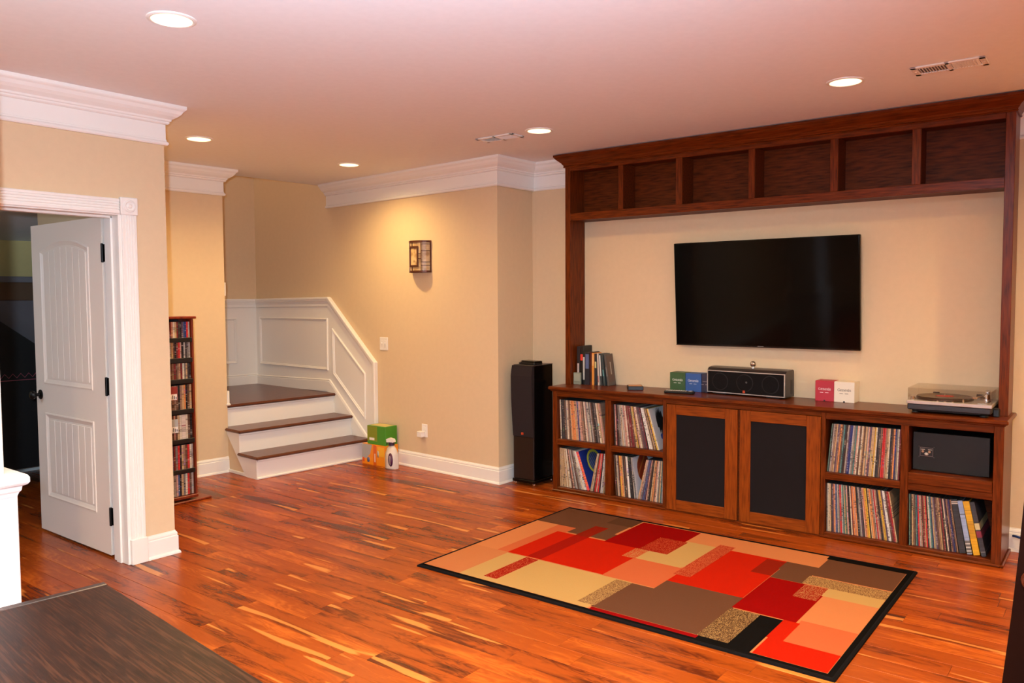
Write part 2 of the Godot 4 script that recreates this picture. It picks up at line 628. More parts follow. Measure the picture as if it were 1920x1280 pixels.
func build_floor() -> void:
	var wood := tex_mat("floor_wood", plank_atlas(), 0.27)
	wood.metallic_specular = 0.32
	var sub := MB.new()
	sub.box(Vector3(-8.3, -0.12, -6.1), Vector3(3.1, -0.016, 3.7))
	var floor_ := struct("floor", sub, mat("subfloor", srgb(40, 22, 12), 0.9), "glossy red-brown wooden plank floor with pale streaks", "floor")
	var rest := MB.new()
	var pw := 0.121
	var z := -5.66
	var row := 0
	var shown := 0
	while z < 3.5:
		var x := -8.2 - rng.randf() * 0.9
		while x < 2.7:
			var l := rng.randf_range(0.55, 1.25)
			var lo := Vector3(maxf(x, -8.2) + 0.0006, -0.016, z + 0.0007)
			var hi := Vector3(minf(x + l, 2.7) - 0.0006, rng.randf_range(-0.0005, 0.0), z + pw - 0.0007)
			x += l
			var strip := rng.randi() % 16
			var u0 := rng.randf() * 0.5
			if hi.x - lo.x < 0.02:
				continue
			var seen := false
			for k in 7:
				if in_view(Vector3(lerpf(lo.x, hi.x, k / 6.0), 0, z + pw / 2), 6.0):
					seen = true
			if hi.x < -6.6 and z < -3.6:
				seen = false
			if z < -5.3 and hi.x > -3.6 and lo.x < -0.6:
				seen = false
			var m := rest if not seen or shown >= 298 else MB.new()
			var start := m.v.size()
			m.box(lo, hi, 0.0012)
			var flip := rng.randf() < 0.5
			for i in range(start, m.v.size()):
				var u: float = u0 + (m.v[i].x - lo.x) / 2.5
				if flip:
					u = u0 + (hi.x - m.v[i].x) / 2.5
				m.t[i] = Vector2(u, (strip + 0.04 + 0.92 * (m.v[i].z - z) / pw) / 16.0)
			if m != rest:
				shown += 1
				part(floor_, "plank", m, wood)
		z += pw
		row += 1
	var r := part(floor_, "plank_field", rest, wood)
	r.set_meta("kind", "stuff")
	print("planks ", shown)

# ---------------------------------------------------------------- trim
func crown_profile() -> Array:
	var k := 1.02
	return [Vector2(0, 0), Vector2(0.016, 0), Vector2(0.022, 0.008), Vector2(0.02, 0.018), Vector2(0.012, 0.026), Vector2(0.012, 0.034), Vector2(0.009, 0.036), Vector2(0.009, 0.122), Vector2(0.02, 0.124),
		Vector2(0.026, 0.13), Vector2(0.026, 0.138), Vector2(0.034, 0.142), Vector2(0.036, 0.152), Vector2(0.045, 0.158), Vector2(0.062, 0.168), Vector2(0.078, 0.183), Vector2(0.088, 0.2), Vector2(0.098, 0.208), Vector2(0.102, 0.214), Vector2(0.102, 0.226 * k), Vector2(0, 0.226 * k)]

func base_profile() -> Array:
	return [Vector2(0, 0), Vector2(0.026, 0), Vector2(0.025, 0.008), Vector2(0.02, 0.016), Vector2(0.015, 0.019), Vector2(0.015, 0.108), Vector2(0.01, 0.113), Vector2(0.012, 0.121), Vector2(0.009, 0.131), Vector2(0.004, 0.136), Vector2(0.003, 0.142), Vector2(0, 0.142)]

func run_trim(called: String, pts: Array, prof: Array, label: String, y: float) -> void:
	var m := MB.new()
	var p := []
	for q in pts:
		p.append(Vector3(q.x, y, q.y))
	m.sweep(p, prof, Vector3.UP)
	struct(called, m, mats.trim, label, "trim")

func build_trim() -> void:
	var cp := crown_profile()
	var cy := CEIL - 0.2305
	# crown: round the speaker corner, on the door wall, on the alcove wall (the sideways direction is UP x path)
	run_trim("trim_4", [Vector2(3.0, -5.655), Vector2(-0.533, -5.655)], cp, "white crown moulding right of the media cabinet", cy)
	run_trim("trim_1", [Vector2(-3.637, -5.655), Vector2(-4.116, -5.655), Vector2(-4.13, -5.165), g2(-2.36, 0)], cp, "white crown moulding over the sconce wall and the speaker corner", cy)
	run_trim("trim_2", [Vector2(-5.6, -2.56 - 0.062), Vector2(-4.605, -2.56), Vector2(-4.605, 3.5)], cp, "white crown moulding above the open door", cy)
	run_trim("trim_3", [g2(-2.32, 1.225), g2(-2.2, 1.225), g2(-2.2, 2.62)], cp, "short white crown moulding above the disc rack", cy)
	var bp := base_profile()
	run_trim("baseboard_media", [Vector2(3.0, -5.655), Vector2(-0.53, -5.655)], bp, "white baseboard to the right of the media cabinet with a blue cable", 0.0)
	run_trim("baseboard_stairs", [Vector2(-3.64, -5.655), Vector2(-4.116, -5.655), Vector2(-4.13, -5.165), g2(-1.58, 0)], bp, "white baseboard along the sconce wall", 0.0)
	run_trim("baseboard_alcove", [g2(-2.2, 1.226), g2(-2.2, 2.62)], bp, "short white baseboard between the disc rack and the stairs", 0.0)
	run_trim("baseboard_left", [Vector2(-5.6, -2.622), Vector2(-4.605, -2.56), Vector2(-4.605, -2.378)], bp, "white baseboard at the wall corner beside the open door", 0.0)
	run_trim("baseboard_door", [Vector2(-4.605, -1.19), Vector2(-4.605, 3.5)], bp, "white baseboard beyond the door", 0.0)

func fluted(w: float) -> Array:                       # a casing's cross-section: sideways over its width, up to 2 cm proud
	var p := [Vector2(0, 0), Vector2(0, 0.014), Vector2(0.004, 0.019), Vector2(0.012, 0.019)]
	for k in 4:
		var x := 0.014 + k * (w - 0.028) / 4.0
		var d := (w - 0.028) / 4.0
		p.append_array([Vector2(x + 0.002, 0.019), Vector2(x + d * 0.3, 0.0135), Vector2(x + d * 0.7, 0.0135), Vector2(x + d - 0.002, 0.019)])
	p.append_array([Vector2(w - 0.012, 0.019), Vector2(w - 0.004, 0.019), Vector2(w, 0.014), Vector2(w, 0)])
	return p

func build_door() -> void:
	var T: Material = mats.trim
	# casing round the opening: fluted legs, fluted head, corner block, plinth
	var c := thing("trim_casing", "white fluted door casing with a rosette corner block and plinth", "trim", Vector3.ZERO, 0.0, "", "structure")
	var leg := MB.new()
	leg.sweep([Vector3(-4.605, 0.15, -2.372), Vector3(-4.605, 2.045, -2.372)], fluted(0.087), Vector3.RIGHT)
	part(c, "casing_leg", leg, T)
	leg = MB.new()
	leg.sweep([Vector3(-4.605, 0.15, -1.285), Vector3(-4.605, 2.045, -1.285)], fluted(0.087), Vector3.RIGHT)
	part(c, "casing_leg", leg, T)
	leg = MB.new()
	leg.sweep([Vector3(-4.605, 2.136, -2.272), Vector3(-4.605, 2.136, -1.285)], fluted(0.087), Vector3.RIGHT)
	part(c, "casing_head", leg, T)
	for zz in [-2.376, -1.287]:
		box_part(c, "plinth_block", Vector3(-4.606, 0, zz), Vector3(-4.575, 0.15, zz + 0.097), T, 0.003)
		var blk := box_part(c, "corner_block", Vector3(-4.606, 2.045, zz), Vector3(-4.577, 2.146, zz + 0.1), T, 0.004)
		var ro := MB.new()
		ro.xf = Transform3D(Basis(Vector3.BACK, -PI / 2), Vector3(-4.577, 2.096, zz + 0.05))
		ro.lathe([Vector2(0, 0.008), Vector2(0.008, 0.007), Vector2(0.014, 0.001), Vector2(0.021, 0.0), Vector2(0.027, 0.007), Vector2(0.033, 0.006), Vector2(0.037, 0.0), Vector2(0, 0)], 24)
		part(blk, "rosette", ro, T)
	# jamb
	var j := thing("trim_jamb", "white door jamb with its stop", "trim", Vector3.ZERO, 0.0, "", "structure")
	box_part(j, "jamb_side", Vector3(-4.772, 0, -2.291), Vector3(-4.6, 2.065, -2.268), T, 0.002)
	box_part(j, "jamb_side", Vector3(-4.772, 0, -1.285), Vector3(-4.6, 2.065, -1.262), T, 0.002)
	box_part(j, "jamb_head", Vector3(-4.772, 2.042, -2.27), Vector3(-4.6, 2.066, -1.28), T, 0.002)
	box_part(j, "stop", Vector3(-4.722, 0, -2.269), Vector3(-4.672, 2.042, -2.257), T, 0.002)
	box_part(j, "stop", Vector3(-4.722, 2.03, -2.268), Vector3(-4.672, 2.043, -1.285), T, 0.002)
	# the leaf stands open into the back room
	var D: Material = mats.door_paint
	var d := thing("door_1", "white open door with an arched plank panel and black hinges", "door", Vector3(-4.815, 0, -2.275), 0.0, "", "structure")
	var x0 := -0.985
	box_part(d, "leaf", Vector3(x0, 0.014, -0.035), Vector3(-0.008, 2.05, -0.004), D, 0.002)
	# frame face with two openings: stiles, rails, and a top rail cut to an arch
	var st := MB.new()
	var ax0 := -0.85; var ax1 := -0.18
	st.box(Vector3(x0, 0.014, -0.004), Vector3(ax0, 2.05, 0.0))
	st.box(Vector3(ax1, 0.014, -0.004), Vector3(-0.008, 2.05, 0.0))
	st.box(Vector3(ax0, 0.014, -0.004), Vector3(ax1, 0.255, 0.0))
	st.box(Vector3(ax0, 0.81, -0.004), Vector3(ax1, 1.01, 0.0))
	var arch := PackedVector2Array([Vector2(ax0, 2.05)])
	var curve := []
	for k in 17:
		var f := k / 16.0
		curve.append(Vector2(lerpf(ax0, ax1, f), 1.875 + 0.058 * (1.0 - pow(2.0 * f - 1.0, 2.0))))
	for q in curve:
		arch.append(q)
	arch.append(Vector2(ax1, 2.05))
	st.prism(arch, -0.004, 0.0)
	part(d, "frame", st, D)
	var bead := [Vector2(-0.004, -0.004), Vector2(-0.004, 0.004), Vector2(0.004, 0.006), Vector2(0.012, 0.002), Vector2(0.026, -0.003), Vector2(0.03, -0.005)]
	var loop := [Vector3(ax0, 1.01, 0), Vector3(ax1, 1.01, 0)]
	for k in range(16, -1, -1):
		loop.append(Vector3(curve[k].x, curve[k].y, 0))
	var mo := MB.new()
	mo.sweep(loop, bead, Vector3.BACK, true)
	part(d, "panel_moulding", mo, D)
	mo = MB.new()
	mo.sweep([Vector3(ax0, 0.255, 0), Vector3(ax1, 0.255, 0), Vector3(ax1, 0.81, 0), Vector3(ax0, 0.81, 0)], bead, Vector3.BACK, true)
	part(d, "panel_moulding", mo, D)
	var px0 := ax0 + 0.04; var px1 := ax1 - 0.04
	for k in 7:
		var a := lerpf(px0, px1, k / 7.0) + 0.0025
		var b := lerpf(px0, px1, (k + 1) / 7.0) - 0.0025
		var poly := PackedVector2Array([Vector2(a, 1.05), Vector2(b, 1.05)])
		for s in 4:
			var xx := lerpf(b, a, s / 3.0)
			var f := (xx - ax0) / (ax1 - ax0)
			poly.append(Vector2(xx, 1.835 + 0.058 * (1.0 - pow(2.0 * f - 1.0, 2.0))))
		var pk := MB.new()
		pk.prism(poly, -0.006, 0.001)
		part(d, "plank", pk, D)
		box_part(d, "plank", Vector3(a, 0.295, -0.006), Vector3(b, 0.77, 0.001), D, 0.0015)
	var kn := MB.new()
	kn.xf = Transform3D(Basis(Vector3.RIGHT, PI / 2), Vector3(x0 + 0.065, 0.93, 0))
	kn.lathe([Vector2(0, 0), Vector2(0.032, 0), Vector2(0.032, 0.006), Vector2(0.012, 0.012), Vector2(0.011, 0.03), Vector2(0.024, 0.04), Vector2(0.029, 0.052), Vector2(0.026, 0.063), Vector2(0.012, 0.07), Vector2(0, 0.071)], 24)
	part(d, "knob", kn, mats.black_metal, "round black door knob")
	for y in [1.835, 1.04, 0.253]:
		var hg := MB.new()
		hg.box(Vector3(-0.009, y - 0.048, -0.034), Vector3(-0.005, y + 0.048, -0.006), 0.001)
		hg.box(Vector3(-0.006, y - 0.052, -0.01), Vector3(0.03, y + 0.052, -0.004), 0.001)
		hg.xf = Transform3D(Basis.IDENTITY, Vector3(0.001, y - 0.056, 0.002))
		hg.lathe([Vector2(0, 0), Vector2(0.007, 0), Vector2(0.008, 0.004), Vector2(0.008, 0.108), Vector2(0.007, 0.112), Vector2(0, 0.112)], 14)
		part(d, "hinge", hg, mats.black_metal, "black butt hinge")

# ---------------------------------------------------------------- stairs
func build_stairs() -> void:
	var s := thing("staircase", "three white-riser steps with dark wooden treads rising to a landing", "stairs", SG, SA, "", "structure")
	var W: Material = mats.trim
	var R: Material = mats.tread
	var xr := [-1.705, -1.985, -2.265]
	var yt := [0.2, 0.4, 0.602]
	for k in 3:
		box_part(s, "riser", Vector3(xr[k] - 0.02, (0.0 if k == 0 else yt[k - 1] - 0.01), 0.013), Vector3(xr[k], yt[k] - 0.024, 1.233 if k < 2 else 1.24), W, 0.001)
	for k in 2:
		var m := MB.new()
		m.box(Vector3(xr[k] - 0.3, yt[k] - 0.028, 0.013), Vector3(xr[k] + 0.032, yt[k], 1.255), 0.011)
		part(s, "tread", m, R)
		m = MB.new()
		m.box(Vector3(xr[k] - 0.002, yt[k] - 0.046, 0.014), Vector3(xr[k] + 0.012, yt[k] - 0.027, 1.236), 0.004)
		part(s, "nosing_strip", m, W)
	var ld := MB.new()
	ld.box(Vector3(-3.742, 0.574, 0.013), Vector3(-2.332, 0.602, 1.52))
	ld.box(Vector3(-2.34, 0.574, 0.013), Vector3(-2.233, 0.602, 1.252), 0.011)
	part(s, "landing", ld, R)
	box_part(s, "landing_strip", Vector3(-2.266, 0.556, 0.014), Vector3(-2.252, 0.575, 1.236), W, 0.004)
	var sk := MB.new()
	sk.prism(PackedVector2Array([Vector2(-1.706, 0.0), Vector2(-1.706, 0.174), Vector2(-1.986, 0.174), Vector2(-1.986, 0.374), Vector2(-2.2, 0.374), Vector2(-2.2, 0.352), Vector2(-1.885, 0.0)]), 1.227, 1.239)
	part(s, "stringer", sk, W)
	var sw := MB.new()
	sw.prism(PackedVector2Array([Vector2(-1.72, 0.0), Vector2(-1.72, 0.17), Vector2(-2.0, 0.17), Vector2(-2.0, 0.37), Vector2(-2.2, 0.37), Vector2(-2.2, 0.0)]), 1.16, 1.2265)
	part(s, "stringer_wall", sw, mats.wall)
	box_part(s, "base_strip", Vector3(-2.19, 0.0, 1.2265), Vector3(-1.86, 0.03, 1.238), W, 0.003)
	box_part(s, "toe_strip", Vector3(-1.705, 0.0, 0.013), Vector3(-1.69, 0.02, 1.24), W, 0.005)
	# wainscot on the two walls of the landing
	var w := thing("trim_wainscot", "white raised-panel wainscot stepping down along the stairs", "wainscot", SG, SA, "", "structure")
	var bk := MB.new()
	bk.prism(PackedVector2Array([Vector2(-3.742, 0.5), Vector2(-3.742, 1.56), Vector2(-2.318, 1.575), Vector2(-1.582, 0.945), Vector2(-1.582, 0.0), Vector2(-3.742, 0.0)]), 0.0, 0.012)
	part(w, "backing_panel", bk, W)
	bk = MB.new()
	bk.box(Vector3(-3.742, 0.55, 0.0), Vector3(-3.73, 1.56, 1.5))
	part(w, "backing_panel", bk, W)
	# path runs so that the sideways direction (B x path) points into the panel; B is the wall's normal
	var cap := [Vector2(-0.004, 0.0), Vector2(-0.004, 0.03), Vector2(0.002, 0.036), Vector2(0.018, 0.036), Vector2(0.026, 0.03), Vector2(0.034, 0.03), Vector2(0.042, 0.02), Vector2(0.056, 0.016), Vector2(0.062, 0.012), Vector2(0.09, 0.012), Vector2(0.094, 0.006), Vector2(0.1, 0.0)]
	var z := 0.011
	var m2 := MB.new()
	m2.sweep([Vector3(-1.58, 0.14, z), Vector3(-1.58, 0.946, z), Vector3(-2.318, 1.577, z), Vector3(-3.74, 1.562, z)], cap, Vector3.BACK)
	part(w, "cap_rail", m2, W)
	m2 = MB.new()
	m2.sweep([Vector3(-3.731, 1.562, 0.0), Vector3(-3.731, 1.562, 1.5)], cap, Vector3.RIGHT)
	part(w, "cap_rail", m2, W)
	var sk2 := [Vector2(-0.002, 0.0), Vector2(-0.002, 0.006), Vector2(0.006, 0.014), Vector2(0.014, 0.01), Vector2(0.02, 0.014), Vector2(0.12, 0.014), Vector2(0.12, 0.0)]
	m2 = MB.new()
	m2.sweep([Vector3(-1.7, 0.19, z), Vector3(-2.335, 0.735, z), Vector3(-3.74, 0.70, z)], sk2, Vector3.BACK)
	part(w, "skirt_board", m2, W)
	m2 = MB.new()
	m2.sweep([Vector3(-3.731, 0.715, 0.0), Vector3(-3.731, 0.715, 1.5)], sk2, Vector3.RIGHT)
	part(w, "skirt_board", m2, W)
	var pm := [Vector2(0, 0), Vector2(0.002, 0.012), Vector2(0.01, 0.015), Vector2(0.018, 0.008), Vector2(0.026, 0.006), Vector2(0.03, 0.0)]
	for lp in [[Vector2(-3.655, 0.828), Vector2(-2.362, 0.826), Vector2(-2.358, 1.362), Vector2(-3.655, 1.362)], [Vector2(-2.275, 0.795), Vector2(-1.76, 0.375), Vector2(-1.752, 0.83), Vector2(-2.282, 1.262)]]:
		var q := []
		for p in lp:
			q.append(Vector3(p.x, p.y, z))
		m2 = MB.new()
		m2.sweep(q, pm, Vector3.BACK, true)
		part(w, "panel_moulding", m2, W)
	for zr in [[0.26, 1.35]]:
		m2 = MB.new()
		m2.sweep([Vector3(-3.731, 0.845, zr[1]), Vector3(-3.731, 0.845, zr[0]), Vector3(-3.731, 1.355, zr[0]), Vector3(-3.731, 1.355, zr[1])], pm, Vector3.RIGHT, true)
		part(w, "panel_moulding", m2, W)
	# small base return at the end of the alcove wall on the landing
	var e := MB.new()
	e.xf = Transform3D(Basis(Vector3.UP, SA), SG)
	e.box(Vector3(-2.335, 0.602, 1.205), Vector3(-2.192, 0.735, 1.228), 0.004)
	e.box(Vector3(-2.335, 0.602, 1.2), Vector3(-2.18, 0.62, 1.236), 0.005)
	struct("trim_return", e, W, "small white base return at the alcove wall end on the landing", "trim")

# ---------------------------------------------------------------- ceiling fittings
func build_lamps_and_vents() -> void:
	var where := ["recessed ceiling lamp nearest the viewer, above the open door wall", "recessed ceiling lamp over the disc rack alcove", "recessed ceiling lamp close to the sconce wall crown moulding", "recessed ceiling lamp beside the small vent near the cabinet's left end", "recessed ceiling lamp near the long vent by the cabinet's right end"]
	for k in LAMPS.size():
		if k > 4:
			continue
		var o := thing("ceiling_lamp", "round white glowing " + where[k], "lamp", Vector3(LAMPS[k].x, CEIL, LAMPS[k].y), 0.0, "recessed ceiling lamps")
		lamp_parts(o)
	for k in range(5, LAMPS.size()):
		var rest: String = ["above the near edge of the rug, out of the picture", "in the far right corner beyond the cabinet", "on the right side of the room beside the dark chair", "behind the viewer on the pillar side", "straight above and behind the viewer", "behind the viewer on the right side"][k - 5]
		var o := thing("ceiling_lamp", "round white recessed ceiling lamp " + rest, "lamp", Vector3(LAMPS[k].x, CEIL, LAMPS[k].y), 0.0, "recessed ceiling lamps")
		lamp_parts(o)
	globe("added glowing globe high above the stair landing, unseen from the room", gp(-3.1, 4.6, 1.6), 5.1)
	globe("added glowing globe round the fill light of the dark room, unseen", Vector3(-6.2, 2.0, 0.3), 2.42)
	vent("air_vent", Vector3(-0.742, CEIL, -4.578), 0.335, 0.17, "long white two-bank ceiling vent by the cabinet's right end", 9)
	vent("air_vent", Vector3(-3.61, CEIL, -4.548), 0.335, 0.15, "small white ceiling vent near the middle of the ceiling", 8)

func globe(label: String, at: Vector3, top: float) -> void:      # an added globe, out of view, put round a light
	var o := thing("added_globe", label, "lamp", at)
	var g := MB.new()
	g.ball(Vector3.ZERO, Vector3(0.09, 0.09, 0.09), 12, 20)
	part(o, "globe", g, mats.lamp_face, "glowing globe")
	box_part(o, "stem", Vector3(-0.008, 0.08, -0.008), Vector3(0.008, top - at.y, 0.008), mats.black_metal, 0.001)

func lamp_parts(o: Node3D) -> void:
	var r := MB.new()
	r.lathe([Vector2(0.08, 0.0), Vector2(0.098, 0.0), Vector2(0.097, -0.004), Vector2(0.088, -0.007), Vector2(0.081, -0.006), Vector2(0.08, 0.0)], 40)
	part(o, "trim_ring", r, mats.trim)
	var d := MB.new()
	d.lathe([Vector2(0, -0.0035), Vector2(0.08, -0.0035), Vector2(0.08, -0.0005), Vector2(0, -0.0005)], 40)
	part(o, "lens", d, mats.lamp_face, "glowing lens")

func vent(called: String, at: Vector3, w: float, d: float, label: String, count: int) -> void:
	var o := thing(called, label, "vent", at, 0.0, "ceiling vents")
	var hw := w / 2; var hd := d / 2
	var fr := MB.new()
	fr.box(Vector3(-hw, -0.008, -hd), Vector3(hw, 0, -hd + 0.03), 0.003)
	fr.box(Vector3(-hw, -0.008, hd - 0.03), Vector3(hw, 0, hd), 0.003)
	fr.box(Vector3(-hw, -0.008, -hd), Vector3(-hw + 0.03, 0, hd), 0.003)
	fr.box(Vector3(hw - 0.03, -0.008, -hd), Vector3(hw, 0, hd), 0.003)
	fr.box(Vector3(-0.012, -0.008, -hd), Vector3(0.012, 0, hd), 0.003)
	part(o, "frame", fr, mats.trim)
	box_part(o, "backing", Vector3(-hw + 0.01, -0.0015, -hd + 0.01), Vector3(hw - 0.01, 0, hd - 0.01), mat("vent_dark", srgb(120, 108, 98), 0.8), 0.0)
	for bank in [-1.0, 1.0]:
		for k in count:
			var x: float = bank * (0.016 + (k + 0.5) * (hw - 0.048) / count)
			var m := MB.new()
			m.xf = Transform3D(Basis(Vector3.BACK, bank * 0.7), Vector3(x, -0.006, 0))
			m.box(Vector3(-0.0065, -0.0008, -hd + 0.03), Vector3(0.0065, 0.0008, hd - 0.03))
			part(o, "slat", m, mats.trim)
	for sx in [-1.0, 1.0]:
		var sc := MB.new()
		sc.ball(Vector3(sx * (hw - 0.015), -0.008, 0), Vector3(0.005, 0.002, 0.005), 6, 10)
		part(o, "screw", sc, mats.trim)

# ---------------------------------------------------------------- the room beyond the door
func build_back_room() -> void:
	var Y: Material = mats.wall_yellow
	struct("wall_store_back", bx(Vector3(-8.1, 0, -3.65), Vector3(-7.95, 2.9, 1.0)), Y, "pale yellow wall at the back of the dark room beyond the door", "wall")
	struct("wall_store_side", bx(Vector3(-8.0, 0, -3.65), Vector3(-6.58, 2.9, -3.55)), Y, "side wall of the dark room beyond the door", "wall")
	var m := MB.new()
	m.box(Vector3(-6.62, 0, -3.6), Vector3(-6.56, 2.9, -2.65))
	struct("wall_store_alcove", m, Y, "wall between the dark room and the alcove", "wall")
	struct("wall_store_front", bx(Vector3(-8.0, 0, 0.9), Vector3(-4.7, 2.9, 1.0)), Y, "front wall of the dark room beyond the door", "wall")
	m = MB.new()
	m.prism(PackedVector2Array([Vector2(-8.0, 2.09), Vector2(-6.58, 2.323), Vector2(-6.58, 2.4), Vector2(-8.0, 2.17)]), -3.6, 1.0)
	m.prism(PackedVector2Array([Vector2(-6.6, 2.32), Vector2(-4.765, 2.62), Vector2(-4.765, 2.7), Vector2(-6.6, 2.4)]), -2.55, 1.0)
	struct("ceiling_store", m, mats.ceiling, "sloping grey ceiling of the dark room beyond the door", "ceiling")
	m = MB.new()
	m.sweep([Vector3(-7.95, 0, 1.0), Vector3(-7.95, 0, -3.55)].map(func(p): return p), base_profile(), Vector3.DOWN)
	m = MB.new()
	m.sweep([Vector3(-7.95, 0, -3.55), Vector3(-7.95, 0, 1.0)], base_profile(), Vector3.UP)
	struct("baseboard_store", m, mats.trim, "white baseboard in the dark room beyond the door", "trim")
	var c := thing("storage_cabinet", "grey-topped storage chest with a brown band in the dark room beyond the door", "cabinet", Vector3(-7.6, 0.16, -2.75))
	box_part(c, "body", Vector3(-0.25, 0, -0.5), Vector3(0.25, 1.4, 0.9), mat("chest_grey", srgb(92, 88, 92), 0.7), 0.005)
	box_part(c, "band", Vector3(-0.25, 1.4, -0.5), Vector3(0.25, 1.55, 0.9), mat("chest_brown", srgb(86, 62, 40), 0.6), 0.005)
	box_part(c, "top_slab", Vector3(-0.27, 1.55, -0.36), Vector3(0.25, 1.6, 0.9), mat("chest_top", srgb(110, 108, 112), 0.6), 0.005)
	for k in [-0.4, 0.8]:
		box_part(c, "foot", Vector3(-0.2, -0.16, k - 0.03), Vector3(-0.14, 0, k + 0.03), mats.black, 0.0)
		box_part(c, "foot", Vector3(0.14, -0.16, k - 0.03), Vector3(0.2, 0, k + 0.03), mats.black, 0.0)
	var p := thing("leaning_board", "black leaning board with a slanted top and a pink stitched line in the dark room", "board", Vector3(-7.28, 0.0, -2.75))
	m = MB.new()
	m.prism(PackedVector2Array([Vector2(-0.5, 0.16), Vector2(0.9, 0.16), Vector2(0.9, 1.95), Vector2(0.15, 1.385), Vector2(-0.06, 1.225), Vector2(-0.5, 0.9)]), -0.02, 0.02, "zy")
	part(p, "panel", m, mats.black)
	for k in [-0.4, 0.7]:
		box_part(p, "foot", Vector3(-0.05, 0, k - 0.03), Vector3(0.05, 0.17, k + 0.03), mats.black, 0.004)
	m = MB.new()
	var pts := []
	for k in 25:
		pts.append(Vector3(0.022, 0.92 + (0.035 if k % 2 == 0 else 0.0), -0.1 + k * 0.03))
	m.tube(pts, 0.003, 6)
	m.tube([Vector3(0.022, 0.9, -0.1), Vector3(0.022, 0.9, 0.6)], 0.003, 6)
	part(p, "stitched_line", m, mat("pink_thread", srgb(150, 70, 84), 0.7), "pink zigzag line")
	var l := OmniLight3D.new()                             # added fill that stands for unseen daylight in that room
	l.name = "store_fill_light"
	l.position = Vector3(-6.2, 2.0, 0.3)
	l.light_color = Color(0.75, 0.85, 1.0)
	l.light_energy = 1.1
	l.light_size = 0.25
	l.omni_range = 10.0
	l.omni_attenuation = 2.0
	l.shadow_enabled = true
	add_child(l)

# ---------------------------------------------------------------- built-in media wall
const ZF := -5.25          # front of the base cabinets
const ZU := -5.43          # front of the upper frame
const CT := 0.848          # top of the counter

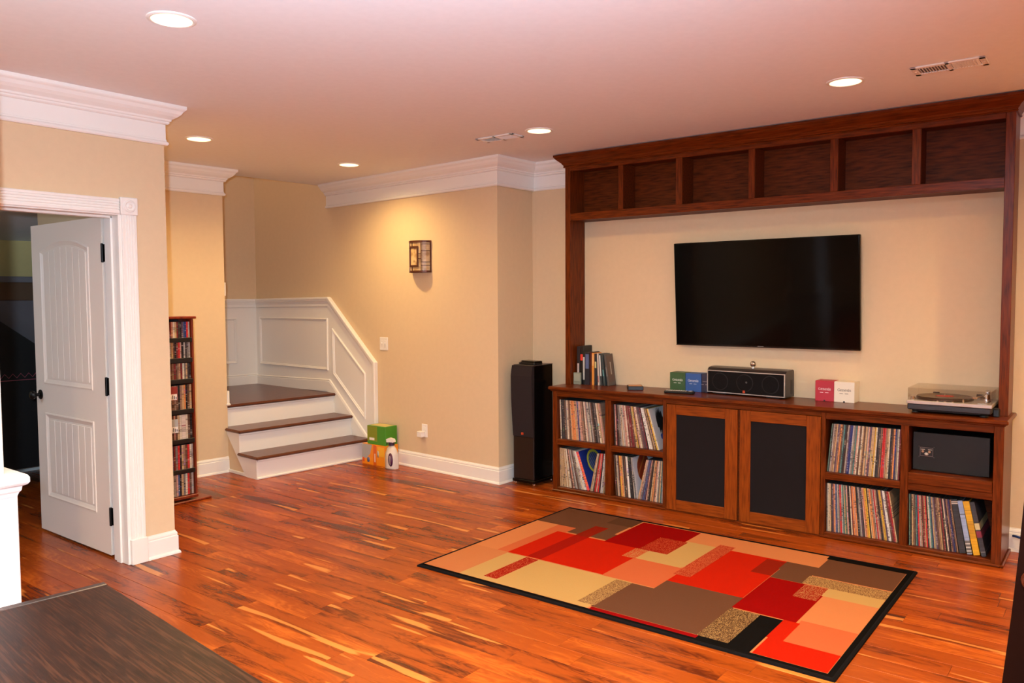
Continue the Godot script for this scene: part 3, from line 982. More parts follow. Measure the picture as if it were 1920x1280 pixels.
func build_media_wall() -> void:
	var X: Material = mats.cherry_x
	var Yw: Material = mats.cherry_y
	var I: Material = mats.cherry_inside
	var back := -5.65
	# left and right open units, four cubbies each
	for u in [[-3.64, -3.597, -3.152, -3.098, -2.662, -2.634, "left dark cherry base cabinet with four cubbies of records"], [-1.537, -1.51, -1.067, -1.023, -0.58, -0.53, "right dark cherry base cabinet with record cubbies and an amplifier bay"]]:
		var c := thing("record_cabinet", u[6], "cabinet", Vector3((u[0] + u[5]) / 2, 0, ZF), 0.0, "base cabinets of the media wall")
		var o: float = -c.position.x
		var zb: float = back - ZF
		box_part(c, "side_panel", Vector3(u[0] + o, 0, zb), Vector3(u[1] + o, 0.8115, 0), Yw, 0.002)
		box_part(c, "side_panel", Vector3(u[4] + o, 0, zb), Vector3(u[5] + o, 0.8115, 0), Yw, 0.002)
		box_part(c, "divider", Vector3(u[2] + o, 0.035, zb), Vector3(u[3] + o, 0.77, -0.001), Yw, 0.002)
		box_part(c, "bottom_shelf", Vector3(u[1] + o, 0, zb), Vector3(u[4] + o, 0.035, -0.001), X, 0.002)
		box_part(c, "middle_shelf", Vector3(u[1] + o, 0.38, zb), Vector3(u[2] + o, 0.425, -0.002), X, 0.002)
		box_part(c, "middle_shelf", Vector3(u[3] + o, 0.38, zb), Vector3(u[4] + o, 0.425, -0.002), X, 0.002)
		box_part(c, "top_rail", Vector3(u[1] + o, 0.77, zb), Vector3(u[4] + o, 0.8115, -0.001), X, 0.002)
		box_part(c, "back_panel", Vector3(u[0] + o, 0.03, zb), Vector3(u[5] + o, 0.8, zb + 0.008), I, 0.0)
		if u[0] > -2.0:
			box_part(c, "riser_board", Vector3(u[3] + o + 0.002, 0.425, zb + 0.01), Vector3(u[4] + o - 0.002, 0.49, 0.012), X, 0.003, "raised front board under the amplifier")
			box_part(c, "end_shoe", Vector3(u[5] + o, 0, zb + 0.02), Vector3(u[5] + o + 0.013, 0.018, 0.012), X, 0.004)
		box_part(c, "shoe_strip", Vector3(u[0] + o, 0, 0.0), Vector3(u[5] + o, 0.016, 0.013), X, 0.005)
	# the middle unit with two cloth doors
	var d := thing("door_cabinet", "middle cherry base cabinet with two framed doors of black speaker cloth", "cabinet", Vector3(-2.0855, 0, ZF), 0.0, "base cabinets of the media wall")
	var zb := back - ZF
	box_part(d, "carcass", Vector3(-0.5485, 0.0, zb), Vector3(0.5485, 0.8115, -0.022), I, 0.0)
	box_part(d, "top_rail", Vector3(-0.5485, 0.785, -0.022), Vector3(0.5485, 0.8115, 0), X, 0.002)
	box_part(d, "bottom_rail", Vector3(-0.5485, 0, -0.022), Vector3(0.5485, 0.008, 0), X, 0.001)
	for s in [[-0.545, -0.011, 0.063, 0.086], [0.006, 0.545, 0.072, 0.092]]:
		var f := Node3D.new()
		f.name = "cabinet_door" if s[0] < -0.1 else "cabinet_door_001"
		d.add_child(f)
		var w := 0.075
		var x0: float = s[0]; var x1: float = s[1]
		box_part(f, "stile", Vector3(x0, 0.01, -0.02), Vector3(x0 + w, 0.782, 0.003), mats.door_wood_y, 0.003)
		box_part(f, "stile", Vector3(x1 - w - 0.015, 0.01, -0.02), Vector3(x1, 0.782, 0.003), mats.door_wood_y, 0.003)
		box_part(f, "rail", Vector3(x0 + w, 0.01, -0.02), Vector3(x1 - w - 0.015, 0.088, 0.002), mats.door_wood_x, 0.002)
		box_part(f, "rail", Vector3(x0 + w, 0.71, -0.02), Vector3(x1 - w - 0.015, 0.782, 0.002), mats.door_wood_x, 0.002)
		box_part(f, "cloth_panel", Vector3(x0 + w - 0.004, 0.08, -0.018), Vector3(x1 - w - 0.011, 0.715, -0.006), mats.grille_cloth, 0.0, "black speaker cloth")
	# worktop
	var t := MB.new()
	t.box(Vector3(-3.668, CT - 0.026, back), Vector3(-0.508, CT, ZF + 0.03), 0.007)
	t.box(Vector3(-3.652, CT - 0.036, back), Vector3(-0.522, CT - 0.024, ZF + 0.014), 0.004)
	var top := part(self, "countertop", t, mats.cherry_x)
	tag(top, "long polished dark cherry countertop across all three base cabinets", "countertop")
	# posts and bridge of cubbies
	var h := thing("shelf_surround", "dark cherry surround with two posts, six empty cubbies and a crown", "shelf", Vector3(-2.085, CT, ZU))
	var o := Vector3(2.085, -CT, -ZU)
	var P := func(called: String, lo: Vector3, hi: Vector3, mm: Material) -> void:
		box_part(h, called, lo + o, hi + o, mm, 0.002)
	P.call("post", Vector3(-3.636, CT, back), Vector3(-3.587, 2.61, ZU), Yw)
	P.call("post", Vector3(-0.582, CT, back), Vector3(-0.532, 2.61, ZU), Yw)
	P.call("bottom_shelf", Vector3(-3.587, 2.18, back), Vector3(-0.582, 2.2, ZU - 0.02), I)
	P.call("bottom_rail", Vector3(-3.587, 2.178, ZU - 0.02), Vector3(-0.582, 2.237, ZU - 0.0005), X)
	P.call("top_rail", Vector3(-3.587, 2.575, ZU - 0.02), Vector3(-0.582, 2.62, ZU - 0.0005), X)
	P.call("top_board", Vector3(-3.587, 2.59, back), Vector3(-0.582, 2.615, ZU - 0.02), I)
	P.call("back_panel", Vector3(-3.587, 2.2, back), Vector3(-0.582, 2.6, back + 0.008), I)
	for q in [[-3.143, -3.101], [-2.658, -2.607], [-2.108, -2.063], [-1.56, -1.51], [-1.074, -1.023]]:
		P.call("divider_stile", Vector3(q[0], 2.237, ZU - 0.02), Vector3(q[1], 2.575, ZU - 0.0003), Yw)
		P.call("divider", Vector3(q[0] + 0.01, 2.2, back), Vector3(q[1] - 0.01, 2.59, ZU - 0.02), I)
	var cr := MB.new()
	var prof := [Vector2(0, 0), Vector2(0.008, 0), Vector2(0.012, 0.006), Vector2(0.008, 0.012), Vector2(0.012, 0.02), Vector2(0.018, 0.026), Vector2(0.022, 0.034), Vector2(0.04, 0.05), Vector2(0.056, 0.064), Vector2(0.064, 0.076), Vector2(0.07, 0.082), Vector2(0.07, 0.097), Vector2(0, 0.097)]
	cr.sweep([Vector3(-0.532, 2.606, back) + o, Vector3(-0.532, 2.606, ZU) + o, Vector3(-3.636, 2.606, ZU) + o, Vector3(-3.636, 2.606, back) + o], prof, Vector3.UP)
	part(h, "crown", cr, mats.cherry_x)

# ---------------------------------------------------------------- records
const PAL := {"c": [222, 205, 176, "cream"], "w": [238, 230, 218, "white"], "t": [196, 158, 112, "tan"], "k": [34, 30, 30, "black"], "n": [96, 64, 46, "brown"], "o": [222, 136, 72, "orange"], "p": [206, 150, 128, "pink"],
	"r": [200, 40, 38, "red"], "m": [120, 36, 36, "maroon"], "g": [126, 114, 104, "grey"], "G": [86, 110, 92, "green"], "b": [66, 84, 124, "blue"], "B": [38, 48, 110, "navy"], "y": [222, 172, 56, "yellow"], "v": [92, 66, 84, "purple"],
	"e": [78, 118, 112, "teal"], "l": [172, 160, 148, "pale grey"], "d": [58, 50, 50, "dark grey"], "u": [150, 112, 88, "dusty brown"]}
# per cubby: what it is called, its left edge, its width, its floor, then runs of [colours, first lean, last lean] (degrees, + leans left)
const CUBBIES := [
	["top far-left cubby", -3.597, 0.445, 0.425, [["ckdkngcuntoootpBlppuuncpglcglnkdgkctpu", 2.0, 9.5]]],
	["top cubby left of the doors", -3.098, 0.436, 0.425, [["kpmkngltclppcmummntynpcuvnvmkwwcntnyc", 2.0, 17.0]]],
	["bottom far-left cubby", -3.597, 0.445, 0.035, [["tttttctccnpglnglcww", 1.0, 17.5], ["O", 20.0, 20.0], ["tcnrprdwlt", -12.0, -5.0]]],
	["bottom cubby left of the doors", -3.098, 0.436, 0.035, [["nktlnmyotknkcwkkkkl", 4.0, 6.0], ["C", 8.0, 8.0], ["tplvbvpnktoupcgtel", -13.0, -2.5]]],
	["top cubby right of the doors", -1.51, 0.443, 0.425, [["Gdlutvuoneknlv", -5.0, -4.6], ["BB", -4.6, -4.4], ["lgepcnctntlpv", -4.4, -3.6], ["ttyckdunrrutcknoBgcm", -3.6, -1.6]]],
	["bottom cubby right of the doors", -1.51, 0.443, 0.035, [["gcctdvopblgrletGpkkcmopokglvdpoyyktoulrpukuyyvwwnmrt", 0.6, 9.5]]],
	["bottom far-right cubby", -1.023, 0.443, 0.035, [["GktunebrlpnmtrkcwebtlvnutnmkcvkuvBnu", 1.0, 8.5], ["KLYD", 9.5, 12.5]]]]
const ONES := ["first", "second", "third", "fourth", "fifth", "sixth", "seventh", "eighth", "ninth", "tenth", "eleventh", "twelfth", "thirteenth", "fourteenth", "fifteenth", "sixteenth", "seventeenth", "eighteenth", "nineteenth"]
const TENS := ["twentieth", "thirtieth", "fortieth", "fiftieth"]
const TEN := ["twenty", "thirty", "forty", "fifty"]

func ordinal(k: int) -> String:                       # k counts from 1
	if k < 20:
		return ONES[k - 1]
	return TENS[k / 10 - 2] if k % 10 == 0 else TEN[k / 10 - 2] + "-" + ONES[k % 10 - 1]

var spines: Image
var spine_no := 0

func spine_column(c: Color, busy: float) -> int:      # draws the print of one spine, three pixels wide
	var x := spine_no * 3 + 1
	spine_no += 1
	var h := spines.get_height()
	var y := 0
	var ink := Color(0.1, 0.08, 0.08) if c.get_luminance() > 0.35 else Color(0.85, 0.8, 0.72)
	var second := Color.from_hsv(rng.randf(), rng.randf_range(0.2, 0.7), rng.randf_range(0.25, 0.85))
	var t0 := rng.randi_range(8, h * 3 / 4)
	var t1 := t0 + rng.randi_range(30, h / 3)
	var s0 := rng.randi_range(0, h * 3 / 4)
	var s1 := s0 + rng.randi_range(20, 90)
	while y < h:
		var l := rng.randi_range(2, 9)
		var q := c.lerp(c.darkened(0.35), rng.randf() * 0.35).lerp(c.lightened(0.25), rng.randf() * 0.3)
		if y > t0 and y < t1 and rng.randf() < 0.4 * busy:
			q = q.lerp(ink, rng.randf_range(0.25, 0.6))
		elif y > s0 and y < s1 and busy > 0.4 and rng.randf() < 0.35:
			q = q.lerp(second, 0.45)
		spines.fill_rect(Rect2i(x - 1, y, 3, l), q)
		y += l
	return x

func slab(t: float, h: float, d: float, x: int, m: MB) -> void:   # a sleeve: spine in front (z = 0), lying back to z = -d
	var W := float(spines.get_width())
	var u := (x + 0.5) / W
	var b := minf(0.0012, t * 0.3)
	var start := m.v.size()
	m.box(Vector3(0, 0, -d), Vector3(t, h, 0), b)
	for i in range(start, m.v.size()):
		var top: bool = m.n[i].y > 0.5
		m.t[i] = Vector2(1.0 - 1.5 / W, 0.5) if top else Vector2(u, 1.0 - m.v[i].y / h)

func cover(kind: int) -> Image:                        # plain invented sleeve art
	var im := Image.create(128, 128, false, Image.FORMAT_RGB8)
	if kind == 0:
		im.fill(srgb(30, 50, 128))
	elif kind == 1:
		im.fill(srgb(206, 200, 194))
	else:
		im.fill(srgb(190, 192, 200))
	for y in 128:
		for x in 128:
			var p := Vector2(x, y)
			if kind == 0:
				var r := Vector2((x - 74) / 42.0, (y - 44) / 40.0).length()
				if r > 0.78 and r < 1.0: im.set_pixel(x, y, srgb(196, 188, 56))
				elif r < 0.78 and (x * 3 + y * 5) % 41 < 9: im.set_pixel(x, y, srgb(170, 170, 80))
				elif Vector2((x - 84) / 16.0, (y - 104) / 22.0).length() < 1.0: im.set_pixel(x, y, srgb(52, 130, 60))
			elif kind == 1:
				if Vector2((x - 52) / 24.0, (y - 52 + (x % 9) * 2) / 36.0).length() < 1.0: im.set_pixel(x, y, srgb(26, 26, 24))
				elif Vector2((x - 66) / 18.0, (y - 94) / 24.0).length() < 1.0: im.set_pixel(x, y, srgb(198, 88, 36))
				elif Vector2((x - 104) / 22.0, (y - 62) / 24.0).length() < 1.0: im.set_pixel(x, y, srgb(28, 92, 148))
				elif p.distance_to(Vector2(40, 90)) < 9: im.set_pixel(x, y, srgb(60, 80, 150))
			else:
				if Vector2((x - 60) / 40.0, (y - 40) / 44.0).length() < 1.0: im.set_pixel(x, y, srgb(132, 44, 22) if (x + y) % 37 > 9 else srgb(170, 96, 40))
	return im

func build_records() -> void:
	spines = Image.create(1200, 512, false, Image.FORMAT_RGB8)
	spines.fill(srgb(44, 46, 46))
	var paper := mat("sleeves", Color.WHITE, 0.5)
	var depth := 0.315
	var jobs := []
	for cb in CUBBIES:
		var total := 0
		for run in cb[4]:
			total += run[0].length()
		# bottoms: thickness plus what the fanning lean takes up
		var leans := []
		var codes := ""
		for run in cb[4]:
			for k in run[0].length():
				leans.append(deg_to_rad(lerpf(run[1], run[2], k / maxf(1.0, run[0].length() - 1.0))))
				codes += run[0][k]
		var thick := []
		var sum := 0.0
		var fan := 0.0
		var V := 0.0
		for k in total:
			var wgt := rng.randf_range(0.7, 1.35)
			if codes[k] in "OCKLYD":
				wgt = 4.4 if codes[k] in "LD" else 5.6
				if codes[k] == "O": wgt = 3.0
				if codes[k] in "C": wgt = 1.0
			thick.append(wgt)
			sum += wgt / cos(leans[k])
			if k > 0:
				fan += maxf(0.0, 0.315 * (sin(leans[k]) - sin(leans[k - 1])))
		var lo_x: float = maxf(0.0, 0.315 * sin(leans[0])) + 0.002
		var hi_x: float = cb[2] - maxf(0.0, 0.315 * sin(-leans[total - 1])) - (0.012 if cb[4].size() == 1 and leans[total - 1] > 0 else 0.003)
		if cb[0] == "top cubby left of the doors":
			hi_x -= 0.03
		if cb[0] == "bottom far-right cubby":
			hi_x -= 0.02
		var unit := (hi_x - lo_x - fan) / sum
		var x := lo_x
		for k in total:
			var a: float = leans[k]
			var t: float = thick[k] * unit
			jobs.append([cb, k + 1, codes[k], x, t, a])
			x += t / cos(a)
			if k + 1 < total:
				x += maxf(0.0, 0.315 * (sin(leans[k + 1]) - sin(a)))
	for j in jobs:
		var cb: Array = j[0]
		var code: String = j[2]
		var special := {"O": [srgb(226, 74, 70), "orange-pink record with a blue and yellow cover"], "C": [srgb(150, 146, 146), "record with a red-brown shape on its cover"],
			"K": [srgb(40, 40, 42), "thick black boxed record set"], "L": [srgb(150, 168, 204), "pale blue boxed record set"], "Y": [srgb(224, 164, 20), "thick yellow boxed record set"], "D": [srgb(46, 44, 48), "dark grey boxed record set"]}
		var word: String
		var col: Color
		if special.has(code):
			col = special[code][0]
			word = special[code][1]
		else:
			var p: Array = PAL[code]
			col = srgb(p[0], p[1], p[2])
			word = p[3] + " record sleeve"
		var px := spine_column(col, 1.0 if not special.has(code) else 0.25)
		if code == "O":
			for q in 40: spines.fill_rect(Rect2i(px - 1, 30 + q * 11, 3, 6), srgb(236, 150, 60) if q % 3 else srgb(220, 60, 120))
		elif code == "Y":
			for q in 12: spines.fill_rect(Rect2i(px, 190 + q * 14, 1, 9), srgb(164, 118, 24))
		elif code == "L":
			spines.fill_rect(Rect2i(px - 1, 380, 3, 120), srgb(120, 116, 112))
			for q in 7: spines.fill_rect(Rect2i(px - 1, 390 + q * 17, 3, 6), srgb(220, 216, 208) if q % 2 else srgb(60, 58, 58))
		elif code == "D":
			spines.fill_rect(Rect2i(px - 1, 200, 3, 62), srgb(196, 180, 132))
			spines.fill_rect(Rect2i(px - 1, 275, 3, 60), srgb(130, 44, 64))
		elif code == "K":
			spines.fill_rect(Rect2i(px - 1, 20, 3, 8), srgb(214, 206, 190)); spines.fill_rect(Rect2i(px - 1, 36, 3, 8), srgb(214, 206, 190))
		var m := MB.new()
		var hgt := 0.315 if not special.has(code) or code in "OC" else 0.318
		slab(maxf(j[4] - 0.0006, 0.002), hgt, depth, px, m)
		var label: String = word + " in the " + cb[0] if special.has(code) else ("%s, %s from the left in the %s" % [word, ordinal(j[1]), cb[0]])
		var rec: Node3D
		var pos := Vector3(cb[1] + j[3], cb[3] + 0.0005, ZF - 0.03 - rng.randf_range(0.0, 0.006))
		rec = part(self, "record_sleeve" if not code in "KLYD" else "record_box", m, paper)
		if j[5] < 0.0:                              # leaning right it stands on its right foot
			pos.y += j[4] * sin(-j[5])
		rec.position = pos
		rec.rotation.z = j[5]
		if j[5] > 0.0:
			rec.position.y += 0.0
		tag(rec, label, "record", "records in the " + cb[0])
		var last: bool = cb[0] == "top cubby left of the doors" and j[1] == 37
		if code in "OC" or last:
			var f := MB.new()
			f.box(Vector3(-0.0006, 0.002, -0.156), Vector3(0.0006, 0.313, 0.156))
			var im := cover(0 if code == "O" else (2 if code == "C" else 1))
			for i in f.v.size():
				f.t[i] = Vector2(clampf(0.5 - f.v[i].z / 0.313, 0.0, 1.0), clampf(1.0 - f.v[i].y / 0.315, 0.0, 1.0))
			var cv := part(rec, "cover", f, tex_mat("cover_" + code, im, 0.35), "printed front cover")
			cv.position = Vector3(j[4] + 0.0002, 0, -0.1575)
	paper.albedo_texture = ImageTexture.create_from_image(spines)
	print("records ", jobs.size(), " spine columns ", spine_no)

# ---------------------------------------------------------------- television
func build_television() -> void:
	var t := thing("television", "large flat black television tilted forward on the wall", "television", Vector3(-2.061, 1.194, -5.598))
	var a := asin(0.056 / 0.768)
	t.rotation.x = a
	box_part(t, "bezel", Vector3(-0.666, 0, -0.032), Vector3(0.666, 0.768, 0.0), mats.black_gloss, 0.004)
	box_part(t, "screen", Vector3(-0.658, 0.012, -0.001), Vector3(0.658, 0.76, 0.0012), mats.screen, 0.0)
	box_part(t, "lower_trim", Vector3(-0.666, -0.002, -0.02), Vector3(0.666, 0.004, 0.002), mat("tv_edge", srgb(40, 36, 36), 0.15, 0.4), 0.001)
	box_part(t, "emblem", Vector3(-0.03, 0.004, 0.0), Vector3(0.012, 0.009, 0.0018), mat("grey_mark", srgb(120, 114, 110), 0.4), 0.0)
	var w := MB.new()
	w.box(Vector3(-0.2, 0.22, -0.05), Vector3(0.2, 0.55, -0.03))
	part(t, "bracket", w, mats.black)

# ---------------------------------------------------------------- things on the counter
func strokes(parent: Node, at: Vector3, w: float, h: float, m: Material, seed_: int, turn := 0.0) -> void:   # a flowing handwritten line, as on the boxes
	var r := RandomNumberGenerator.new()
	r.seed = seed_
	var pts := []
	var mb := MB.new()
	for k in 45:
		var f := k / 44.0
		var y := sin(f * 34.0 + r.randf() * 0.5) * h * (0.5 if k % 11 else 0.9)
		pts.append(Vector3(at.x + (f - 0.5) * w, at.y + y, at.z))
	mb.tube(pts, 0.0011, 5)
	part(parent, "script_lettering", mb, m)

func word(parent: Node, called: String, text: String, at: Vector3, height: float, m: Material, basis_ := Basis.IDENTITY, serif := false, depth := 0.0006) -> MeshInstance3D:
	var tm := TextMesh.new()
	var f := SystemFont.new()
	f.font_names = PackedStringArray(["Droid Serif" if serif else "Droid Sans"])
	tm.font = f
	tm.text = text
	tm.font_size = 32
	tm.pixel_size = height / 24.0
	tm.depth = depth
	var o := MeshInstance3D.new()
	o.name = numbered_in(parent, called)
	o.mesh = tm
	o.material_override = m
	o.transform = Transform3D(basis_, at)
	parent.add_child(o, true)
	return o

func carton(label: String, group: String, at: Vector3, size: Vector3, c: Color, ink: Color) -> Node3D:
	var o := thing("box_set", label, "box", at, 0.0, group)
	var m := mat("carton_" + c.to_html(), c, 0.55)
	box_part(o, "case", Vector3(-size.x / 2, 0, -size.z), Vector3(size.x / 2, size.y, 0), m, 0.002)
	var im := mat("ink_" + ink.to_html(), ink, 0.6)
	word(o, "lettering", "Genesis", Vector3(0, size.y * 0.6, 0.0004), minf(size.y * 0.13, size.x * 0.14), im, Basis.IDENTITY, true)
	for k in 2:
		box_part(o, "small_lettering", Vector3(-0.03 + k * 0.034, size.y * 0.42, 0), Vector3(-0.008 + k * 0.034, size.y * 0.44, 0.0006), im, 0.0)
	var nt := MB.new()
	nt.xf = Transform3D(Basis(Vector3.RIGHT, PI / 2), Vector3(0, 0.004, -0.0005))
	nt.lathe([Vector2(0, 0), Vector2(0.006, 0), Vector2(0.006, 0.0012), Vector2(0, 0.0012)], 12)
	part(o, "thumb_notch", nt, mats.black)
	return o

func build_counter_things() -> void:
	# books and discs at the left end of the counter, leaning a little to the left
	var rowz := -5.5
	var list := [[0.022, 0.31, 0.22, srgb(44, 38, 38), "tall dark book with a white band", srgb(196, 180, 170), 0.2, 0.55, 0.0], [0.026, 0.315, 0.23, srgb(20, 20, 20), "tall black book with a bright red square", srgb(214, 54, 36), 0.62, 0.78, 0.0], [0.02, 0.265, 0.2, srgb(26, 30, 28), "black book with white lettering", srgb(186, 184, 176), 0.15, 0.85, 0.0],
		[0.034, 0.262, 0.2, srgb(34, 36, 44), "dark book with a blue band", srgb(86, 98, 132), 0.5, 0.95, 0.0], [0.02, 0.268, 0.2, srgb(70, 22, 20), "dark red book", srgb(40, 18, 18), 0.1, 0.4, 0.0], [0.018, 0.262, 0.2, srgb(222, 146, 62), "orange book", srgb(230, 176, 110), 0.6, 0.95, 0.0], [0.02, 0.255, 0.19, srgb(40, 42, 48), "charcoal book with a pale label", srgb(200, 190, 130), 0.55, 0.75, 0.0],
		[0.012, 0.26, 0.19, srgb(204, 186, 170), "thin white book", srgb(150, 60, 60), 0.1, 0.3, 2.0], [0.016, 0.258, 0.19, srgb(48, 54, 54), "leaning disc case with a silver edge", srgb(204, 204, 200), 0.3, 0.95, 4.0], [0.016, 0.258, 0.19, srgb(56, 66, 66), "leaning disc case with a teal spot", srgb(90, 140, 140), 0.3, 0.5, 5.5], [0.014, 0.256, 0.19, srgb(84, 76, 70), "last leaning grey-brown case, its cover facing the television", srgb(120, 110, 104), 0.3, 0.6, 8.0]]
	var x := -3.567
	var n := 0
	for q in list:
		q[0] *= 1.15
		var o := thing("book", q[4] + (" in the upright row by the left post" if n < 10 else ""), "book", Vector3(x, CT, rowz + rng.randf_range(-0.006, 0.004)), 0.0, "books and cases standing on the counter")
		o.rotation.z = deg_to_rad(q[8])
		box_part(o, "cover", Vector3(0, 0, -q[2] * 0.6), Vector3(q[0] - 0.001, q[1], 0), mat("book_%d" % n, q[3], 0.4), 0.0015)
		box_part(o, "spine_band", Vector3(0.003, q[1] * q[6], -0.001), Vector3(q[0] - 0.004, q[1] * q[7], 0.0008), mat("band_%d" % n, q[5], 0.5), 0.0003)
		box_part(o, "pages", Vector3(0.003, q[1] - 0.0005, -q[2] * 0.6 + 0.004), Vector3(q[0] - 0.004, q[1] + 0.0003, -0.004), mat("book_pages", srgb(66, 58, 52), 0.8), 0.0)
		if n == 10:
			box_part(o, "cover_print", Vector3(q[0] - 0.0012, 0.03, -0.1), Vector3(q[0] - 0.0002, q[1] - 0.02, -0.012), mat("cover_print", srgb(88, 66, 54), 0.35), 0.0)
			box_part(o, "cover_print", Vector3(q[0] - 0.001, 0.09, -0.066), Vector3(q[0] + 0.0002, 0.19, -0.052), mat("cover_mark", srgb(176, 166, 150), 0.4), 0.0)
		x += q[0] + 0.0005 + (0.009 if n >= 7 else 0.0) + (0.011 if n == 6 else 0.0) + (0.01 if n == 9 else 0.0)
		n += 1
	var g := thing("small_box", "small grey-green box standing in front of the tall books", "box", Vector3(-3.545, CT, -5.462), 0.08)
	box_part(g, "case", Vector3(-0.033, 0, -0.02), Vector3(0.033, 0.098, 0), mat("sage", srgb(132, 136, 118), 0.5), 0.003)
	box_part(g, "face", Vector3(-0.027, 0.03, 0), Vector3(0.027, 0.09, 0.001), mat("sage_face", srgb(150, 154, 134), 0.4), 0.0)
	box_part(g, "line", Vector3(-0.025, 0.02, 0), Vector3(0.025, 0.023, 0.001), mat("sage_line", srgb(90, 92, 80), 0.5), 0.0)
	# small black box with a wooden top
	var s := thing("coaster_box", "small square black box with a light wooden top on the counter", "box", Vector3(-2.985, CT, -5.42), 0.6)
	box_part(s, "tray", Vector3(-0.058, 0, -0.058), Vector3(0.058, 0.03, 0.058), mats.black, 0.003)
	box_part(s, "lid", Vector3(-0.05, 0.028, -0.05), Vector3(0.05, 0.033, 0.05), mat("pale_wood", srgb(176, 118, 70), 0.4), 0.002)
	# remote control
	var r := thing("remote_control", "black remote control with rows of pale buttons in front of the green box", "remote", Vector3(-2.592, CT, -5.375), deg_to_rad(8))
	box_part(r, "body", Vector3(-0.112, 0, -0.024), Vector3(0.112, 0.02, 0.024), mats.black, 0.006)
	for i in 9:
		for k in 3:
			box_part(r, "button", Vector3(-0.1 + i * 0.018, 0.019, -0.017 + k * 0.0125), Vector3(-0.089 + i * 0.018, 0.0225, -0.008 + k * 0.0125), mat("button", srgb(196, 186, 178), 0.4), 0.001)
	var ring := MB.new()
	ring.xf = Transform3D(Basis.IDENTITY, Vector3(0.082, 0.02, 0))
	ring.lathe([Vector2(0.006, 0), Vector2(0.016, 0), Vector2(0.016, 0.003), Vector2(0.006, 0.003), Vector2(0.006, 0)], 18)
	part(r, "dial", ring, mats.silver)
	# boxed sets
	carton("green box with white script lettering left of the center speaker", "boxed disc sets on the counter", Vector3(-2.683, CT, -5.53), Vector3(0.126, 0.138, 0.115), srgb(52, 84, 46), srgb(226, 224, 214))
	carton("blue box with white script lettering next to the green box", "boxed disc sets on the counter", Vector3(-2.555, CT, -5.53), Vector3(0.126, 0.138, 0.115), srgb(46, 84, 142), srgb(226, 224, 224))
	carton("slim dark purple box squeezed between the blue box and the center speaker", "boxed disc sets on the counter", Vector3(-2.464, CT, -5.532), Vector3(0.05, 0.138, 0.113), srgb(40, 36, 56), srgb(170, 160, 160))
	carton("crimson box with white script lettering beside the cream box", "boxed disc sets on the counter", Vector3(-1.602, CT, -5.53), Vector3(0.122, 0.138, 0.115), srgb(176, 36, 52), srgb(236, 226, 222))
	carton("cream box with dark script lettering beside the crimson box", "boxed disc sets on the counter", Vector3(-1.475, CT, -5.53), Vector3(0.13, 0.138, 0.115), srgb(236, 224, 204), srgb(50, 44, 40))
	# center speaker
	var c := thing("center_speaker", "wide black center speaker with three round drivers under the television", "speaker", Vector3(-2.135, CT, -5.478), deg_to_rad(-4.5))
	var L := 0.296
	var body := MB.new()
	var pr := PackedVector2Array([Vector2(0.0, 0.012), Vector2(0.0, 0.172), Vector2(-0.02, 0.193), Vector2(-0.06, 0.199), Vector2(-0.125, 0.199), Vector2(-0.14, 0.19), Vector2(-0.145, 0.012)])
	body.prism(pr, -L, L, "zy")
	part(c, "cabinet", body, mat("speaker_case", srgb(44, 36, 33), 0.3))
	for sx in [-1.0, 1.0]:
		var fb := MB.new()
		fb.box(Vector3(sx * 0.2 - 0.05, 0, -0.12), Vector3(sx * 0.2 + 0.05, 0.014, -0.012), 0.003)
		part(c, "foot", fb, mats.black)
	box_part(c, "grille", Vector3(-L + 0.008, 0.02, -0.001), Vector3(L - 0.008, 0.168, 0.006), mat("center_cloth", srgb(24, 20, 19), 0.9, 0.0, 0.2), 0.003)
	var fr := MB.new()
	fr.sweep([Vector3(-L + 0.002, 0.013, 0), Vector3(L - 0.002, 0.013, 0), Vector3(L - 0.002, 0.175, 0), Vector3(-L + 0.002, 0.175, 0)], [Vector2(0, 0), Vector2(0.006, 0), Vector2(0.006, 0.008), Vector2(0, 0.008)], Vector3.BACK, true)
	part(c, "silver_frame", fr, mats.silver)
	for sx in [-0.19, 0.0, 0.19]:
		var dr := MB.new()
		dr.xf = Transform3D(Basis(Vector3.RIGHT, PI / 2), Vector3(sx, 0.095, 0.005))
		dr.lathe([Vector2(0.056, 0), Vector2(0.064, 0.0), Vector2(0.0635, 0.003), Vector2(0.058, 0.004), Vector2(0.056, 0.0)], 36)
		part(c, "driver_ring", dr, mat("driver", srgb(40, 35, 34), 0.6, 0.0, 0.2))
	var dome := MB.new()
	dome.ball(Vector3(0.012, 0.1, 0.006), Vector3(0.008, 0.008, 0.004), 8, 12)
	part(c, "dome", dome, mat("dome", srgb(96, 92, 92), 0.3, 0.5))
	box_part(c, "badge", Vector3(-0.014, 0.024, 0.005), Vector3(0.004, 0.042, 0.009), mats.badge, 0.001, "small orange badge")
	box_part(c, "port", Vector3(L - 0.002, 0.03, -0.12), Vector3(L + 0.0006, 0.13, -0.085), mats.black, 0.0)
	var gb := thing("glass_ball", "small shiny glass ball on a metal foot on the center speaker", "ornament", Vector3(-2.1, CT + 0.199, -5.535))
	var bs := MB.new()
	bs.lathe([Vector2(0, 0), Vector2(0.014, 0), Vector2(0.013, 0.006), Vector2(0.008, 0.01), Vector2(0, 0.01)], 18)
	part(gb, "foot", bs, mats.silver)
	var bl := MB.new()
	bl.ball(Vector3(0, 0.03, 0), Vector3(0.021, 0.021, 0.021), 14, 22)
	part(gb, "ball", bl, mat("ball", srgb(196, 186, 176), 0.06, 0.9))
	# amplifier in its bay
	var am := thing("amplifier", "dark grey amplifier with a small framed plaque in the right cabinet bay", "amplifier", Vector3(-0.81, 0.4905, -5.33))
	box_part(am, "feet", Vector3(-0.17, 0, -0.28), Vector3(0.17, 0.012, -0.02), mats.black, 0.0)
